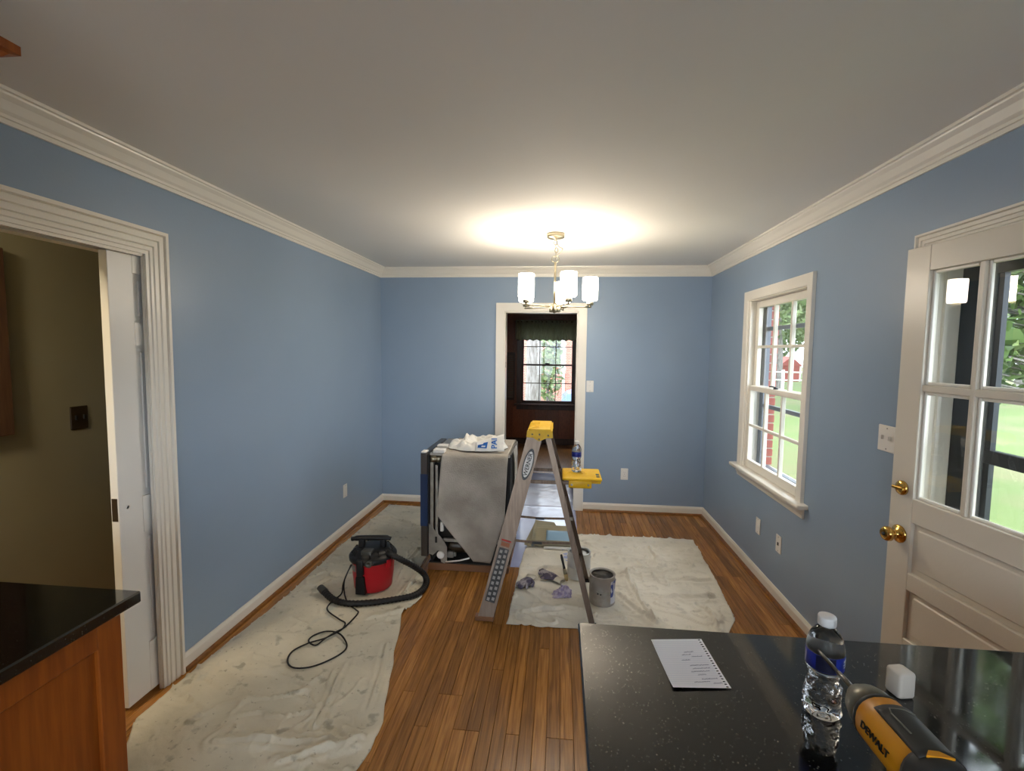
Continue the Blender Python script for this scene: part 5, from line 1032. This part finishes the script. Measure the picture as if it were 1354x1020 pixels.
# red shed and rail fence
sh = thing('red_shed', 'small red shed beyond the fence outside the right window', 'shed', (16.4, 36.8, GZ))
obj('shed_wall', MB().box(15.7, 17.1, 36, 37.4, GZ-0.1, 0.75), 'roofred', sh)
obj('shed_roof', MB().prism([(15.6, 0.72), (17.2, 0.72), (16.4, 1.40)], 'y', 35.9, 37.5), 'roofred', sh)
obj('shed_trim', MB().box(15.69, 15.78, 35.97, 36.0, GZ, 0.75).box(17.02, 17.11, 35.97, 36.0, GZ, 0.75), 'white', sh)
fe = thing('rail_fence', 'white two-rail fence across the lawn outside the right window', 'fence', (12, 24, GZ))
for z in (0.35, 0.72): obj('rail', MB().tube([(6.6, 24.4, z), (20, 21.4, z+0.05)], 0.035, 6), 'white', fe)
for k in range(8): x = 6.6+k*1.91; y = 24.4-k*0.43; obj('post', MB().box(x-0.05, x+0.05, y-0.05, y+0.05, GZ-0.05, 0.85), 'white', fe)
# magnolia by the porch, leaves as single parts
mg = thing('magnolia_shrub', 'glossy broad-leaved magnolia outside the storm door', 'shrub', (6.2, 7.3, GZ))
obj('trunk', MB().tube(catmull([(6.9, 6.5, GZ-0.05), (6.9, 6.5, 0.6), (6.75, 6.6, 1.6), (6.6, 6.9, 2.8), (6.6, 7.1, 3.8)], 5), [0.07-0.0025*i for i in range(21)], 9), 'bark', mg)
lm = []
for m in ('magleaf', 'magleaf2', 'rust'):
    q = MB().grid(4, 6, lambda u, v: ((u-0.5)*0.085*math.sin(PI*min(1, 0.08+v*0.92))*1.0, v*0.20, 0.010*math.cos((u-0.5)*PI)*-1+0.015*math.sin(v*PI)))
    me = mesh_of('leaf', q); me.materials.append(MT[m]); lm.append(me)
rnd = random.Random(5); nl = 0
brm = MB()
while nl < 290:
    p = Vector((rnd.uniform(-1, 1), rnd.uniform(-1, 1), rnd.uniform(-1, 1)))
    if not 0.25 < p.length < 1: continue
    q = Vector((6.2-0.3+p.x*0.75, 7.3-0.3+p.y*0.75, 2.05+p.z*0.98))
    o = bpy.data.objects.new('leaf', lm[2] if nl % 37 == 5 else lm[0 if rnd.random() < 0.6 else 1]); COL.objects.link(o); o.parent = mg
    o.location = q-Vector((6.2, 7.3, GZ)); d = Vector((p.x, p.y, p.z*0.4+rnd.uniform(-0.2, 0.7))).normalized()
    o.rotation_euler = (d.to_track_quat('Y', 'Z').to_matrix() @ Matrix.Rotation(rnd.uniform(-1.2, 1.2), 3, 'Y')).to_euler(); s = rnd.uniform(0.65, 1.05); o.scale = (s, s, s); nl += 1
    if nl % 5 == 0: brm.tube([(6.75, 6.65, max(0.9, q.z-0.3)), tuple(q)], 0.010, 5)
obj('branches', brm, 'bark', mg)
inner = leafy(leafy(MB(), (6.1, 7.3, 2.1), (0.85, 0.85, 1.05), 900, 0.13, 77, 0.0), (6.9, 7.2, 4.3), (2.1, 2.3, 2.0), 3600, 0.15, 78, 0.3); io = obj('inner_foliage', inner, 'magleaf', mg); io['kind'] = 'stuff'
# view from the back-room window
tt = thing('oak_trunk', 'thick grey tree trunk just outside the far window', 'tree', (-0.62, 11.2, GZ))
obj('trunk', MB().tube([(-0.62, 11.2, GZ-0.15), (-0.61, 11.2, 0.2), (-0.60, 11.2, 1.4), (-0.62, 11.2, 3.6)], [0.26, 0.19, 0.17, 0.16], 18), 'bark', tt)
hs = thing('brick_house', 'neighbouring brick house seen through the far window', 'house', (0, 20.5, GZ))
obj('house_wall', MB().box(-7, 6, 20.2, 26, GZ-0.1, 4.2), 'brickwall', hs)
wn = obj('house_window', MB().box(-0.36, 0.10, 20.14, 20.2, 0.95, 2.2), 'white', hs); obj('pane', MB().box(-0.30, 0.04, 20.12, 20.14, 1.02, 2.13), 'carglass', wn)
obj('downspout', MB().box(0.12, 0.22, 20.08, 20.18, GZ, 3.6), 'white', hs); obj('house_roof', MB().prism([(19.6, 4.2), (26.6, 4.2), (23.1, 6.4)], 'x', -7.5, 6.5), 'drive', hs)
bu = thing('garden_bush', 'leafy bush in front of the neighbouring brick house', 'bush', (-0.45, 17.5, GZ)); ob_ = obj('foliage', leafy(MB(), (-0.42, 17.5, 1.15), (0.55, 0.5, 1.6), 900, 0.12, 91, 0.2), 'leaf', bu); ob_['kind'] = 'stuff'
obj('stem', MB().tube([(-0.42, 17.5, GZ-0.1), (-0.42, 17.5, 0.8)], 0.05, 8), 'bark', bu)
car = thing('parked_car', 'pale blue car parked on the drive outside the far window', 'car', (1.3, 16.0, GZ-0.05))
cz = GZ-0.05
CSH = 0.42
body_ = [(-0.35, 0.25), (-0.32, 0.62), (-0.15, 0.78), (0.15, 0.84), (0.55, 1.22), (0.95, 1.32), (1.7, 1.32), (2.2, 0.90), (2.9, 0.82), (3.05, 0.55), (3.05, 0.25)]
obj('car_body', MB().prism([(x+CSH, cz+z*0.92) for x, z in body_], 'y', 15.1, 16.8), 'carblue', car)
obj('side_window', MB().prism([(0.40+CSH, cz+0.82), (0.66+CSH, cz+1.08), (1.0+CSH, cz+1.15), (1.6+CSH, cz+1.15), (1.95+CSH, cz+0.83)], 'y', 15.08, 15.10), 'carglass', car)
for x in (0.25+CSH, 2.35+CSH): obj('wheel', MB().lathe([(0.0, -0.02), (0.20, -0.02), (0.31, 0.0), (0.32, 0.05), (0.32, 0.16), (0.0, 0.16)], (x, 15.08, cz+0.32), 20, 'y'), 'rubber', car)

dr.location.y -= 0.010
bt.scale = (1, 1, 0.93)
vc.scale = (1, 1, 0.87)
